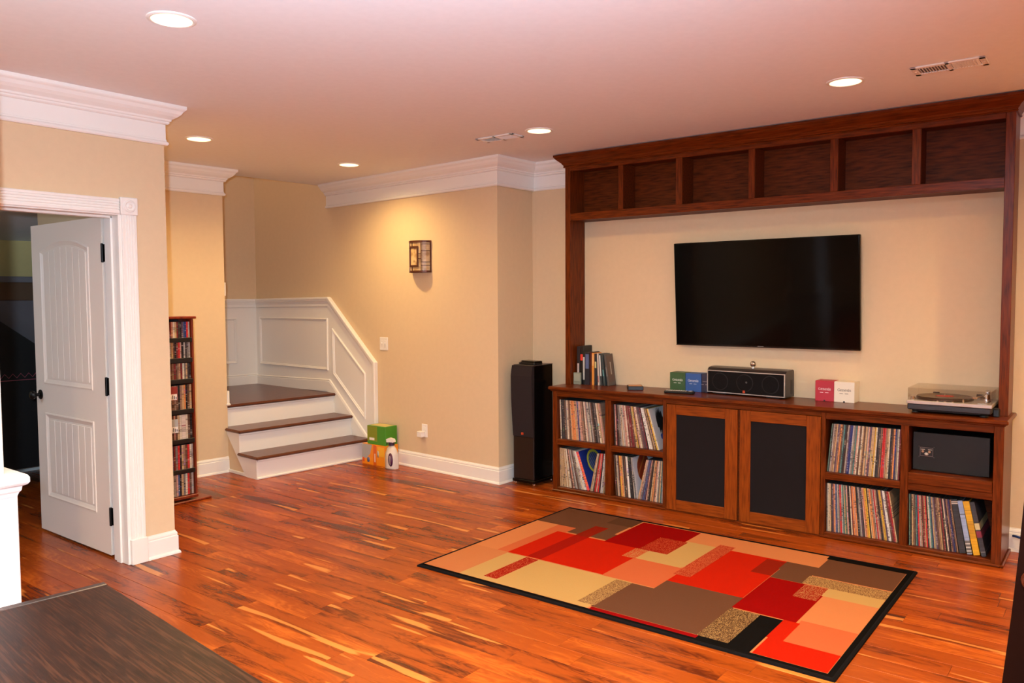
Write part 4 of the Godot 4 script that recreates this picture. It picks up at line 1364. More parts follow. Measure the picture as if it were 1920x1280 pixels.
	box_part(am, "case", Vector3(-0.198, 0.01, -0.3), Vector3(0.198, 0.232, -0.005), mats.black, 0.003)
	box_part(am, "front_plate", Vector3(-0.203, 0.006, -0.006), Vector3(0.203, 0.236, 0.0), mat("amp_face", srgb(40, 36, 34), 0.5, 0.1, 0.3), 0.002)
	var fx0 := -0.165; var fx1 := -0.092; var fy0 := 0.092; var fy1 := 0.146
	var pf := MB.new()
	pf.sweep([Vector3(fx0, fy0, 0), Vector3(fx1, fy0, 0), Vector3(fx1, fy1, 0), Vector3(fx0, fy1, 0)], [Vector2(0, 0), Vector2(0.003, 0), Vector2(0.003, 0.003), Vector2(0, 0.003)], Vector3.BACK, true)
	for q in [[fx0, fy0, -1, -1], [fx1, fy0, 1, -1], [fx1, fy1, 1, 1], [fx0, fy1, -1, 1]]:
		pf.ball(Vector3(q[0] + q[2] * 0.004, q[1] + q[3] * 0.004, 0.001), Vector3(0.004, 0.0025, 0.003), 6, 10)
	part(am, "plaque_frame", pf, mat("dull_silver", srgb(120, 112, 110), 0.35, 0.7))
	box_part(am, "plaque", Vector3(fx0 + 0.002, fy0 + 0.002, 0), Vector3(fx1 - 0.002, fy1 - 0.002, 0.0008), mats.black, 0.0)
	for k in 2:
		box_part(am, "meter_bar", Vector3(fx0 + 0.006 + k * 0.038, fy1 - 0.015, 0.0005), Vector3(fx0 + 0.028 + k * 0.038, fy1 - 0.011, 0.0016), mat("plaque_pale", srgb(206, 190, 168), 0.4), 0.0)
		var bl2 := MB.new()
		bl2.ball(Vector3(fx0 + 0.016 + k * 0.036, fy0 + 0.028, 0.0008), Vector3(0.008, 0.008, 0.001), 8, 14)
		part(am, "meter_mark", bl2, mat("plaque_tan", srgb(196, 150, 118), 0.4))
	var bl3 := MB.new()
	bl3.ball(Vector3(fx0 + 0.036, fy0 + 0.014, 0.0008), Vector3(0.012, 0.009, 0.001), 8, 14)
	part(am, "emblem", bl3, mat("plaque_white", srgb(220, 212, 196), 0.4))

func build_turntable() -> void:
	var t := thing("turntable", "silver and black turntable with a clear lid at the right end of the counter", "turntable", Vector3(-0.82, CT, -5.27))
	var w := 0.224; var d := 0.34
	for sx in [-1.0, 1.0]:
		for zz in [-0.05, -d + 0.05]:
			var f := MB.new()
			f.xf = Transform3D(Basis.IDENTITY, Vector3(sx * (w - 0.045), 0, zz))
			f.lathe([Vector2(0, 0), Vector2(0.023, 0), Vector2(0.025, 0.004), Vector2(0.022, 0.01), Vector2(0.024, 0.014), Vector2(0.02, 0.022), Vector2(0, 0.022)], 20)
			part(t, "foot", f, mats.black)
	box_part(t, "plinth", Vector3(-w + 0.004, 0.02, -d), Vector3(w - 0.004, 0.058, -0.004), mat("plinth", srgb(38, 34, 36), 0.5), 0.006)
	box_part(t, "lower_plinth", Vector3(-w + 0.06, 0.012, -d + 0.04), Vector3(w - 0.06, 0.022, -0.03), mats.black, 0.002)
	box_part(t, "deck", Vector3(-w, 0.056, -d), Vector3(w, 0.078, 0), mats.silver, 0.003, "silver deck")
	var pl := MB.new()
	pl.xf = Transform3D(Basis.IDENTITY, Vector3(-0.045, 0.078, -0.17))
	pl.lathe([Vector2(0, 0), Vector2(0.15, 0), Vector2(0.155, 0.003), Vector2(0.155, 0.014), Vector2(0.152, 0.016), Vector2(0, 0.016)], 48)
	part(t, "platter", pl, mat("platter", srgb(70, 58, 48), 0.35, 0.6))
	var st := MB.new()
	st.xf = Transform3D(Basis.IDENTITY, Vector3(-0.195, 0.078, -0.035))
	st.lathe([Vector2(0, 0), Vector2(0.013, 0), Vector2(0.013, 0.018), Vector2(0.011, 0.02), Vector2(0, 0.02)], 20)
	part(t, "speed_knob", st, mats.chrome)
	var arm := MB.new()
	arm.xf = Transform3D(Basis.IDENTITY, Vector3(0.165, 0.078, -0.26))
	arm.lathe([Vector2(0, 0), Vector2(0.034, 0), Vector2(0.034, 0.006), Vector2(0.02, 0.008), Vector2(0.018, 0.034), Vector2(0, 0.034)], 24)
	arm.xf = Transform3D.IDENTITY
	arm.tube([Vector3(0.165, 0.118, -0.3), Vector3(0.165, 0.118, -0.18), Vector3(0.165, 0.116, -0.1), Vector3(0.14, 0.112, -0.06)], 0.004, 8)
	arm.box(Vector3(0.152, 0.108, -0.33), Vector3(0.178, 0.132, -0.295), 0.004)
	arm.box(Vector3(0.118, 0.102, -0.068), Vector3(0.142, 0.113, -0.05), 0.002)
	part(t, "tonearm", arm, mats.chrome)
	box_part(t, "arm_rest", Vector3(0.15, 0.078, -0.075), Vector3(0.2, 0.083, -0.02), mats.silver, 0.002)
	box_part(t, "pitch_slider", Vector3(0.185, 0.078, -0.2), Vector3(0.2, 0.081, -0.08), mats.black, 0.001)
	for k in 3:
		var b := MB.new()
		b.xf = Transform3D(Basis.IDENTITY, Vector3(-0.06 + k * 0.04, 0.078, -0.018))
		b.lathe([Vector2(0, 0), Vector2(0.008, 0), Vector2(0.008, 0.004), Vector2(0, 0.005)], 16)
		part(t, "button", b, mats.chrome)
	var lamp := MB.new()
	lamp.xf = Transform3D(Basis.IDENTITY, Vector3(0.075, 0.078, -0.022))
	lamp.lathe([Vector2(0, 0), Vector2(0.006, 0), Vector2(0.005, 0.02), Vector2(0, 0.022)], 12)
	part(t, "target_light", lamp, mats.chrome)
	var lid := MB.new()
	var g := 0.003; var y0 := 0.08; var y1 := 0.15
	lid.box(Vector3(-w + 0.004, y0, -0.016), Vector3(w - 0.004, y1, -0.013))
	lid.box(Vector3(-w + 0.004, y0, -d + 0.008), Vector3(w - 0.004, y1, -d + 0.011))
	lid.box(Vector3(-w + 0.004, y0, -d + 0.011), Vector3(-w + 0.004 + g, y1, -0.016))
	lid.box(Vector3(w - 0.004 - g, y0, -d + 0.011), Vector3(w - 0.004, y1, -0.016))
	lid.box(Vector3(-w + 0.004, y1, -d + 0.008), Vector3(w - 0.004, y1 + g, -0.013))
	var gm := mat("clear_lid", Color(0.36, 0.24, 0.17, 0.1), 0.0, 0.0, 0.3)
	gm.transparency = BaseMaterial3D.TRANSPARENCY_ALPHA
	part(t, "dust_lid", lid, gm, "clear plastic dust lid")
	for sx in [-0.12, 0.12]:
		box_part(t, "hinge", Vector3(sx - 0.018, 0.06, -d - 0.012), Vector3(sx + 0.018, 0.1, -d + 0.002), mats.black, 0.002)
	var r := thing("vinyl_record", "black vinyl record with a red label lying on the turntable", "record", Vector3(-0.865, CT + 0.0945, -5.44))
	var v := MB.new()
	v.lathe([Vector2(0, 0), Vector2(0.149, 0), Vector2(0.151, 0.001), Vector2(0.149, 0.002), Vector2(0, 0.002)], 56)
	part(r, "disc", v, mat("vinyl", srgb(20, 17, 16), 0.22))
	v = MB.new()
	v.lathe([Vector2(0, 0.002), Vector2(0.05, 0.002), Vector2(0.05, 0.0025), Vector2(0, 0.0025)], 32)
	part(r, "centre_label", v, mat("red_label", srgb(196, 48, 30), 0.5), "red paper label")
	v = MB.new()
	v.lathe([Vector2(0, 0.0025), Vector2(0.0035, 0.0025), Vector2(0.003, 0.012), Vector2(0, 0.014)], 10)
	part(r, "spindle", v, mats.chrome)
	var a := thing("power_adapter", "small black adapter between the turntable and the right post", "adapter", Vector3(-0.585, CT, -5.36))
	box_part(a, "case", Vector3(-0.016, 0, -0.05), Vector3(0.016, 0.045, 0), mats.black, 0.004)
	box_part(a, "cap", Vector3(-0.012, 0.044, -0.045), Vector3(0.012, 0.05, -0.005), mat("adapter_cap", srgb(40, 36, 34), 0.4), 0.002)

func build_speaker() -> void:
	var s := thing("tower_speaker", "tall black floor speaker with a bulging cloth front left of the cabinet", "speaker", Vector3(-3.93, 0, -5.25))
	var hw := 0.105
	var lo := MB.new()
	# footprint with slightly bowed sides, deeper at the bottom
	box_part(s, "cabinet", Vector3(-hw, 0.05, -0.27), Vector3(hw, 1.0, 0.0), mats.black_gloss, 0.006)
	box_part(s, "top_plate", Vector3(-hw - 0.001, 0.998, -0.271), Vector3(hw + 0.001, 1.005, 0.002), mat("speaker_top", srgb(50, 42, 40), 0.35), 0.003)
	box_part(s, "plinth", Vector3(-hw - 0.012, 0.025, -0.285), Vector3(hw + 0.012, 0.052, 0.012), mats.black_gloss, 0.006)
	var g := MB.new()
	var prof := PackedVector2Array([Vector2(-0.002, 0.41)])
	for k in 15:
		var f := k / 14.0
		prof.append(Vector2(0.008 + 0.03 * sin(clampf(f * 0.92 + 0.02, 0, 1) * PI * 0.62) * (1.0 if f < 0.88 else 1.0 - (f - 0.88) * 5.0), 0.41 + f * 0.59))
	prof.append(Vector2(-0.002, 1.0))
	g.prism(prof, -hw - 0.001, hw + 0.001, "zy")
	part(s, "grille", g, mats.speaker_cloth, "dark cloth grille")
	box_part(s, "lower_front", Vector3(-hw, 0.055, -0.002), Vector3(hw, 0.409, 0.006), mat("dark_veneer", srgb(26, 18, 14), 0.4), 0.003)
	box_part(s, "badge", Vector3(-0.012, 0.428, 0.008), Vector3(0.006, 0.446, 0.0235), mats.badge, 0.001, "small orange badge")
	for sx in [-1.0, 1.0]:
		for zz in [-0.26, -0.012]:
			var f := MB.new()
			f.xf = Transform3D(Basis.IDENTITY, Vector3(sx * (hw - 0.01), 0, zz))
			f.lathe([Vector2(0, 0), Vector2(0.004, 0), Vector2(0.014, 0.012), Vector2(0.014, 0.022), Vector2(0.01, 0.027), Vector2(0, 0.027)], 16)
			part(s, "spike_foot", f, mats.chrome)
	var b := thing("media_box", "small black glossy box with a shiny corner on top of the floor speaker", "box", Vector3(-3.93, 1.005, -5.36), deg_to_rad(-10))
	box_part(b, "case", Vector3(-0.085, 0, -0.05), Vector3(0.085, 0.03, 0.05), mats.black_gloss, 0.008)
	box_part(b, "lip", Vector3(-0.098, 0, -0.045), Vector3(0.09, 0.014, 0.056), mats.black, 0.005)
	var sh := MB.new()
	sh.ball(Vector3(-0.078, 0.022, 0.04), Vector3(0.018, 0.006, 0.012), 8, 14)
	part(b, "shiny_corner", sh, mats.chrome)

# ---------------------------------------------------------------- the disc rack in the alcove
func build_rack() -> void:
	var at := Vector3(-5.68, 0, -3.352)
	var r := thing("disc_rack", "tall narrow red-brown disc rack with seven black tiers in the alcove", "rack", at)
	var W: Material = mats.rack_wood
	var d := 0.2
	var w := 0.36
	box_part(r, "base_plate", Vector3(-d - 0.06, 0.0, -0.11), Vector3(0.02, 0.018, w + 0.05), W, 0.004)
	box_part(r, "turn_plate", Vector3(-d + 0.02, 0.016, 0.04), Vector3(-0.03, 0.034, w - 0.04), mats.black, 0.004)
	box_part(r, "bottom_board", Vector3(-d, 0.032, -0.004), Vector3(0.01, 0.056, w + 0.004), W, 0.004)
	box_part(r, "top_board", Vector3(-d, 1.412, -0.022), Vector3(0.012, 1.43, w + 0.02), W, 0.004)
	box_part(r, "side_board", Vector3(-d, 0.05, 0.0), Vector3(0.004, 1.415, 0.014), W, 0.003)
	box_part(r, "side_board", Vector3(-d, 0.05, w - 0.014), Vector3(0.004, 1.415, w), W, 0.003)
	box_part(r, "back_board", Vector3(-d, 0.05, 0.0), Vector3(-d + 0.012, 1.415, w), mats.black, 0.0)
	# tiers from the top down: floor height, clear height, colours of the cases from the right
	var tiers := [[1.265, 0.138, "lrBbvkdmtcpmnk", 0.125], [1.11, 0.138, "lgdlkprmkntlcupg", 0.125], [0.95, 0.138, "kdtgcmtunmuntnk", 0.125], [0.718, 0.19, "tnkotuknuunnnkn", 0.19], [0.49, 0.19, "knccctnpnupnk", 0.19], [0.258, 0.19, "lcrnutkrgmvdnur", 0.19], [0.0585, 0.19, "lnrcgtkbplcnotr", 0.19]]
	var names_ := ["top", "second", "third", "fourth", "fifth", "sixth", "bottom"]
	for k in tiers.size():
		var tr: Array = tiers[k]
		if k < 6:
			box_part(r, "tier_shelf", Vector3(-d + 0.01, tr[0] - 0.022, 0.014), Vector3(0.0, tr[0], w - 0.014), mats.black, 0.002)
			box_part(r, "tier_lip", Vector3(-0.008, tr[0] - 0.03, 0.014), Vector3(0.006, tr[0] + 0.004, w - 0.014), mats.black, 0.002)
	paper2 = mat("cases", Color.WHITE, 0.25)
	spines = Image.create(400, 256, false, Image.FORMAT_RGB8)
	spines.fill(srgb(40, 40, 42))
	spine_no = 0
	for k in tiers.size():
		var tr: Array = tiers[k]
		var z := 0.02
		for i in tr[2].length():
			var p: Array = PAL[tr[2][i]]
			var col := srgb(p[0], p[1], p[2])
			var t := rng.randf_range(0.0125, 0.0185) if tr[3] > 0.15 else rng.randf_range(0.0115, 0.016)
			var thick: bool = k == 4 and i == 3
			if thick:
				t = 0.034
				col = srgb(226, 206, 186)
			if z + t > w - 0.02:
				break
			var px := spine_column(col, 0.9)
			var m := MB.new()
			slab(t - 0.001, tr[3], 0.135, px, m)
			var o := part(self, "disc_case", m, paper2)
			o.rotation.y = PI / 2
			# turned so that the spine faces +x and the thickness runs along -z
			o.position = at + Vector3(-0.012 - rng.randf() * 0.004, tr[0] + 0.0005, z + t)
			tag(o, "%s disc case, %s from the right on the %s tier of the disc rack" % [("thick cream" if thick else p[3]), ordinal(i + 1), names_[k]], "disc case", "disc cases on the %s tier" % names_[k])
			z += t
	paper2.albedo_texture = ImageTexture.create_from_image(spines)
	# two cases lying in front on the fourth and fifth tiers
	for q in [[0.718 + 0.12, srgb(140, 54, 48), "red and white disc case standing across the fourth tier of the disc rack"], [0.49 + 0.1, srgb(176, 176, 172), "grey and white disc case standing across the fifth tier of the disc rack"]]:
		var o := thing("disc_case", q[2], "disc case", at + Vector3(-0.0, q[0], 0.2))
		box_part(o, "case", Vector3(-0.006, -0.04, -0.055), Vector3(0.006, 0.063, 0.055), mat("case_" + q[1].to_html(), q[1], 0.3), 0.001)
		box_part(o, "white_band", Vector3(0.0055, -0.036, -0.05), Vector3(0.0068, 0.008, 0.05), mats.white_plastic, 0.0)
		for i in 7:
			box_part(o, "print_bar", Vector3(0.0064, -0.03, -0.046 + i * 0.014), Vector3(0.0074, -0.012 + (i % 3) * 0.006, -0.039 + i * 0.014), mat("print_bar", srgb(70, 72, 80), 0.5), 0.0)

var paper2: StandardMaterial3D

# ---------------------------------------------------------------- rug
func build_rug() -> void:
	var S := 500.0
	var im := Image.create(1170, 800, false, Image.FORMAT_RGB8)
	var peach := srgb(184, 112, 66); var brown := srgb(92, 58, 39); var red := srgb(128, 10, 8); var orange := srgb(168, 28, 10); var tan := srgb(174, 136, 80); var black := srgb(18, 15, 13); var pink := srgb(178, 88, 50); var drk := srgb(122, 28, 14)
	im.fill(black)
	var R := func(x0: float, z0: float, x1: float, z1: float, c: Color) -> void:
		im.fill_rect(Rect2i(int(x0 * S), int(z0 * S), int((x1 - x0) * S), int((z1 - z0) * S)), c)
	var tweed := []
	R.call(0.02, 0.03, 2.3, 1.56, peach)
	R.call(0.02, 0.03, 0.62, 0.43, brown)
	R.call(0.44, 0.03, 0.63, 0.2, brown.darkened(0.12))
	R.call(0.24, 0.4, 0.66, 0.54, brown)
	R.call(0.2, 0.43, 0.34, 1.11, pink)
	R.call(0.28, 0.56, 0.97, 1.1, orange)
	R.call(0.42, 0.31, 0.52, 0.56, drk)
	R.call(0.42, 0.56, 0.52, 1.09, srgb(136, 22, 12))
	R.call(0.64, 0.04, 1.06, 0.57, red)
	R.call(0.95, 0.57, 1.25, 0.74, tan)
	R.call(1.07, 0.25, 1.26, 0.72, tan)
	R.call(0.27, 1.11, 1.14, 1.56, tan)
	R.call(0.02, 1.1, 0.29, 1.56, peach.darkened(0.04))
	R.call(0.95, 0.74, 1.28, 1.11, pink)
	R.call(1.06, 0.03, 1.88, 0.26, peach)
	R.call(1.36, 0.27, 1.71, 0.97, orange)
	R.call(1.28, 0.85, 1.71, 0.97, orange)
	R.call(1.14, 1.12, 1.72, 1.53, brown)
	R.call(1.28, 0.97, 1.72, 1.2, brown)
	R.call(1.15, 1.53, 1.72, 1.565, srgb(124, 12, 12))
	R.call(1.71, 0.58, 2.03, 1.12, red)
	R.call(1.59, 0.29, 1.71, 0.56, drk)
	R.call(1.7, 0.27, 2.3, 0.42, brown)
	R.call(1.71, 0.27, 1.89, 0.58, brown)
	R.call(1.88, 0.08, 2.3, 0.42, brown)
	R.call(1.87, 0.0, 2.34, 0.085, black)
	R.call(2.02, 0.57, 2.3, 0.7, tan)
	R.call(2.03, 0.7, 2.3, 1.08, peach)
	R.call(2.04, 1.08, 2.3, 1.36, pink)
	R.call(1.97, 1.12, 2.05, 1.36, orange)
	R.call(1.98, 1.36, 2.3, 1.56, orange)
	R.call(1.72, 1.13, 1.97, 1.6, black)
	for q in [[0.89, 0.28, 1.08, 0.57, red, pink, 0.35], [0.87, 0.57, 0.96, 0.75, orange, tan, 0.5], [0.43, 1.11, 0.52, 1.51, red, peach, 0.25], [1.05, 1.12, 1.15, 1.51, brown, tan, 0.5], [1.26, 0.2, 1.36, 0.85, pink, red, 0.35], [1.88, 0.43, 2.3, 0.57, brown, tan, 0.55], [1.9, 0.58, 2.02, 0.79, red, tan, 0.35], [1.71, 1.13, 1.86, 1.53, brown.darkened(0.3), tan, 0.35]]:
		for y in range(int(q[1] * S), int(q[3] * S)):
			for x in range(int(q[0] * S), int(q[2] * S)):
				im.set_pixel(x, y, q[5] if rng.randf() < q[6] else q[4])
	var m := tex_mat("rug_pile", im, 0.95)
	m.metallic_specular = 0.0
	m.heightmap_enabled = true
	m.heightmap_texture = noise_tex(0.4, 55, [], 512, 2)
	m.heightmap_scale = 0.12
	var r := thing("rug", "rectangular rug of red, orange, tan and brown blocks with a black border", "rug", Vector3(-3.228, 0, -4.868))
	var p := MB.new()
	p.box(Vector3(0.008, 0.0, 0.008), Vector3(2.332, 0.011, 1.592), 0.003)
	for i in p.v.size():
		p.t[i] = Vector2(p.v[i].x / 2.34, p.v[i].z / 1.6)
	part(r, "pile", p, m)
	var e := MB.new()
	e.sweep([Vector3(0, 0, 0), Vector3(0, 0, 1.6), Vector3(2.34, 0, 1.6), Vector3(2.34, 0, 0)], [Vector2(0, 0.0), Vector2(0.016, 0.0), Vector2(0.016, 0.011), Vector2(0.008, 0.0125), Vector2(0.001, 0.009)], Vector3.UP, true)
	part(r, "bound_edge", e, mat("rug_edge", srgb(20, 17, 16), 0.9, 0.0, 0.15), "black bound edge")

# ---------------------------------------------------------------- things on the stair wall and below it
func build_wall_things() -> void:
	# sconce: a half drum of bronze straps round mica panes
	var s := thing("wall_sconce", "bronze wall sconce with mottled panes, unlit, on the beige stair wall", "sconce", gp(-0.93, 1.79, 0.0), SA)
	var Br := mat("bronze", srgb(92, 52, 36), 0.4, 0.4)
	var a := 0.125; var b := 0.1; var H := 0.285
	var pt := func(f: float, k: float) -> Vector3:
		var th := PI * (1.0 - f)
		return Vector3(a * k * cos(th), 0, b * k * sin(th))
	var mica := mat("mica", Color(1, 1, 1), 0.3)
	mica.albedo_texture = noise_tex(0.02, 61, [[0.0, 0.5, 1.0], [srgb(150, 112, 74), srgb(206, 172, 122), srgb(226, 200, 158)]], 128, 3)
	mica.uv1_triplanar = true
	mica.uv1_scale = Vector3(5, 5, 5)
	mica.backlight_enabled = true
	mica.backlight = Color(0.3, 0.22, 0.12)
	box_part(s, "back_plate", Vector3(-a, 0, 0), Vector3(a, H, 0.008), Br, 0.002)
	var strip := func(f0: float, f1: float, y0: float, y1: float, k0: float, k1: float) -> MB:
		var m := MB.new()
		var n := maxi(2, int((f1 - f0) * 20))
		var poly := PackedVector2Array()
		for i in n + 1:
			var q: Vector3 = pt.call(lerpf(f0, f1, i / float(n)), k1)
			poly.append(Vector2(q.x, q.z))
		for i in range(n, -1, -1):
			var q: Vector3 = pt.call(lerpf(f0, f1, i / float(n)), k0)
			poly.append(Vector2(q.x, q.z))
		m.prism(poly, y0, y1, "xz")
		return m
	part(s, "pane", strip.call(0.0, 1.0, 0.004, H - 0.004, 0.9, 0.95), mica, "mottled mica pane")
	for y in [[0.0, 0.018], [H - 0.018, H]]:
		part(s, "hoop", strip.call(0.0, 1.0, y[0], y[1], 0.93, 1.03), Br)
	for f in [[0.0, 0.03], [0.97, 1.0], [0.7, 0.715], [0.285, 0.3]]:
		part(s, "strap", strip.call(f[0], f[1], 0.0, H, 0.93, 1.02), Br)
	# framed window in front
	for f in [[0.33, 0.36], [0.6, 0.635]]:
		part(s, "frame_strap", strip.call(f[0], f[1], 0.05, H - 0.05, 0.93, 1.04), Br)
	for y in [[0.05, 0.066], [H - 0.066, H - 0.05]]:
		part(s, "frame_strap", strip.call(0.33, 0.635, y[0], y[1], 0.93, 1.04), Br)
	for y in [[0.016, 0.05], [H - 0.05, H - 0.016]]:
		part(s, "stub", strip.call(0.44, 0.455, y[0], y[1], 0.93, 1.01), Br)
	for y in [0.06, 0.09, 0.19, 0.25]:
		part(s, "cross_strap", strip.call(0.71, 0.975, y, y + 0.005, 0.93, 1.01), Br)
		part(s, "cross_strap", strip.call(0.03, 0.29, y, y + 0.005, 0.93, 1.01), Br)
	for y in [0.12, 0.165]:
		part(s, "cross_strap", strip.call(0.63, 0.71, y, y + 0.005, 0.93, 1.01), Br)
	# switch plate with two rockers
	var w := thing("light_switch", "white two-gang light switch above the stair wainscot end", "switch", gp(-1.477, 1.13, 0.0), SA)
	box_part(w, "plate", Vector3(-0.059, -0.062, 0), Vector3(0.059, 0.062, 0.007), mats.white_plastic, 0.003)
	for sx in [-0.024, 0.024]:
		box_part(w, "switch_frame", Vector3(sx - 0.018, -0.035, 0.006), Vector3(sx + 0.018, 0.035, 0.0085), mats.white_plastic, 0.001)
		box_part(w, "toggle", Vector3(sx - 0.005, -0.002, 0.008), Vector3(sx + 0.005, 0.016, 0.019), mats.white_plastic, 0.002)
	var o := thing("wall_outlet", "white wall outlet low on the sconce wall", "outlet", gp(-0.915, 0.355, 0.0), SA)
	box_part(o, "plate", Vector3(-0.038, -0.06, 0), Vector3(0.038, 0.06, 0.006), mats.white_plastic, 0.003)
	box_part(o, "socket", Vector3(-0.017, 0.008, 0.005), Vector3(0.017, 0.036, 0.008), mats.trim, 0.002)
	box_part(o, "socket", Vector3(-0.017, -0.036, 0.005), Vector3(0.017, -0.008, 0.008), mats.trim, 0.002)
	var pa := thing("plug_adapter", "white plug-in adapter in the low outlet on the sconce wall", "adapter", gp(-0.935, 0.327, 0.008), SA)
	box_part(pa, "case", Vector3(-0.035, -0.03, 0), Vector3(0.03, 0.024, 0.045), mats.white_plastic, 0.005)
	box_part(pa, "seam", Vector3(-0.0355, 0.012, 0.002), Vector3(0.0305, 0.014, 0.0452), mat("seam", srgb(200, 190, 180), 0.5), 0.0)
	var e := thing("light_switch", "white switch plate on the alcove wall end facing the stairs", "switch", gp(-2.262, 1.65, 1.225), SA)
	box_part(e, "plate", Vector3(-0.036, -0.06, -0.009), Vector3(0.068, 0.06, 0), mats.white_plastic, 0.002)
	box_part(e, "toggle", Vector3(0.0, -0.012, -0.02), Vector3(0.01, 0.012, -0.008), mats.white_plastic, 0.002)
	# cartons at the foot of the wainscot
	var g := thing("carton", "bright green carton stacked on the orange carton by the stairs", "box", gp(-1.398, 0.193, 0.105), SA + deg_to_rad(5))
	box_part(g, "case", Vector3(-0.122, 0, -0.075), Vector3(0.122, 0.175, 0.075), mat("box_green", srgb(66, 138, 24), 0.4), 0.002)
	box_part(g, "printed_front", Vector3(-0.12, 0.03, 0.0745), Vector3(0.012, 0.172, 0.0756), mat("box_olive", srgb(128, 136, 20), 0.4), 0.0)
	box_part(g, "white_label", Vector3(-0.092, 0.04, 0.0752), Vector3(-0.025, 0.062, 0.0765), mats.white_plastic, 0.0)
	box_part(g, "top_flap", Vector3(-0.1, 0.1745, -0.06), Vector3(0.1, 0.1762, 0.055), mat("flap", srgb(214, 190, 120), 0.6), 0.0)
	var q := thing("carton", "orange and grey printed carton on the floor below the green carton", "box", gp(-1.41, 0.0, 0.11), SA + deg_to_rad(2))
	box_part(q, "case", Vector3(-0.175, 0, -0.085), Vector3(0.145, 0.193, 0.085), mat("box_orange", srgb(238, 142, 14), 0.4), 0.002)
	var F := func(called: String, x0: float, y0: float, x1: float, y1: float, c: Color, z := 0.0) -> void:
		box_part(q, called, Vector3(x0, y0, 0.0845 + z), Vector3(x1, y1, 0.0857 + z), mat("print_" + c.to_html(), c, 0.4), 0.0)
	var gm := MB.new()
	gm.prism(PackedVector2Array([Vector2(-0.172, 0.06), Vector2(-0.12, 0.05), Vector2(-0.06, 0.1), Vector2(-0.03, 0.19), Vector2(-0.172, 0.19)]), 0.0845, 0.0857)
	part(q, "printed_patch", gm, mat("print_grey", srgb(168, 164, 158), 0.5))
	F.call("printed_stripe", -0.012, 0.002, 0.03, 0.19, srgb(214, 92, 16))
	F.call("white_lettering", 0.004, 0.03, 0.016, 0.11, srgb(236, 220, 200), 0.0006)
	F.call("printed_patch", 0.05, 0.09, 0.14, 0.18, srgb(240, 176, 30), 0.0002)
	F.call("printed_patch", -0.165, 0.02, -0.14, 0.06, srgb(214, 80, 30), 0.0004)
	var bd := MB.new()
	bd.ball(Vector3(-0.085, 0.045, 0.0852), Vector3(0.022, 0.026, 0.0012), 8, 16)
	part(q, "round_badge", bd, mat("print_blue", srgb(96, 108, 150), 0.4))
	bd = MB.new()
	bd.ball(Vector3(0.055, 0.115, 0.0852), Vector3(0.014, 0.036, 0.0012), 8, 16)
	part(q, "oval_print", bd, mat("print_pale", srgb(190, 186, 176), 0.4))
	# spray bottle
	var sp := thing("spray_bottle", "white cleaning bottle with a purple oval label beside the cartons", "bottle", gp(-1.165, 0.0, 0.185), SA + deg_to_rad(12))
	var body := MB.new()
	body.xf = Transform3D(Basis.from_scale(Vector3(1.0, 1.0, 0.55)), Vector3.ZERO)
	body.lathe([Vector2(0, 0), Vector2(0.068, 0), Vector2(0.074, 0.008), Vector2(0.074, 0.1), Vector2(0.068, 0.14), Vector2(0.05, 0.185), Vector2(0.03, 0.21), Vector2(0.024, 0.22), Vector2(0.022, 0.23), Vector2(0, 0.23)], 30)
	part(sp, "body", body, mat("bottle_plastic", srgb(216, 204, 192), 0.35))
	var neck := MB.new()
	neck.lathe([Vector2(0, 0.216), Vector2(0.029, 0.216), Vector2(0.029, 0.246), Vector2(0, 0.246)], 20)
	part(sp, "collar", neck, mat("dark_collar", srgb(46, 24, 44), 0.4))
	neck = MB.new()
	neck.prism(PackedVector2Array([Vector2(-0.046, 0.243), Vector2(0.026, 0.243), Vector2(0.036, 0.252), Vector2(0.026, 0.276), Vector2(-0.02, 0.284), Vector2(-0.05, 0.27)]), -0.018, 0.018)
	part(sp, "spray_head", neck, mats.white_plastic)
	neck = MB.new()
	neck.tube([Vector3(-0.04, 0.248, 0), Vector3(-0.052, 0.235, 0), Vector3(-0.056, 0.215, 0)], 0.006, 8)
	part(sp, "trigger", neck, mat("dark_collar", srgb(46, 24, 44), 0.4))
	var lb := MB.new()
	lb.ball(Vector3(0.012, 0.085, 0.036), Vector3(0.028, 0.066, 0.0075), 12, 20)
	part(sp, "oval_label", lb, mat("purple", srgb(78, 24, 60), 0.35), "purple oval label")
	var tx := MB.new()
	var pts := []
	for k in 24:
		pts.append(Vector3(0.012 + 0.006 * sin(k * 1.9), 0.045 + k * 0.0034, 0.0436 - absf(k - 11.5) * 0.00012))
	tx.tube(pts, 0.0016, 5)
	part(sp, "script_lettering", tx, mats.white_plastic)
	# blue cable to the right of the cabinet
	var cb := MB.new()
	cb.tube([Vector3(-0.508, 0.097, -5.63), Vector3(-0.49, 0.1, -5.615), Vector3(-0.45, 0.095, -5.6), Vector3(-0.3, 0.05, -5.58), Vector3(-0.15, 0.012, -5.56), Vector3(0.3, 0.01, -5.5)], 0.0075, 10)
	tag(part(self, "cable", cb, mat("blue_cable", srgb(24, 48, 96), 0.4)), "blue cable running along the baseboard right of the media cabinet", "cable")

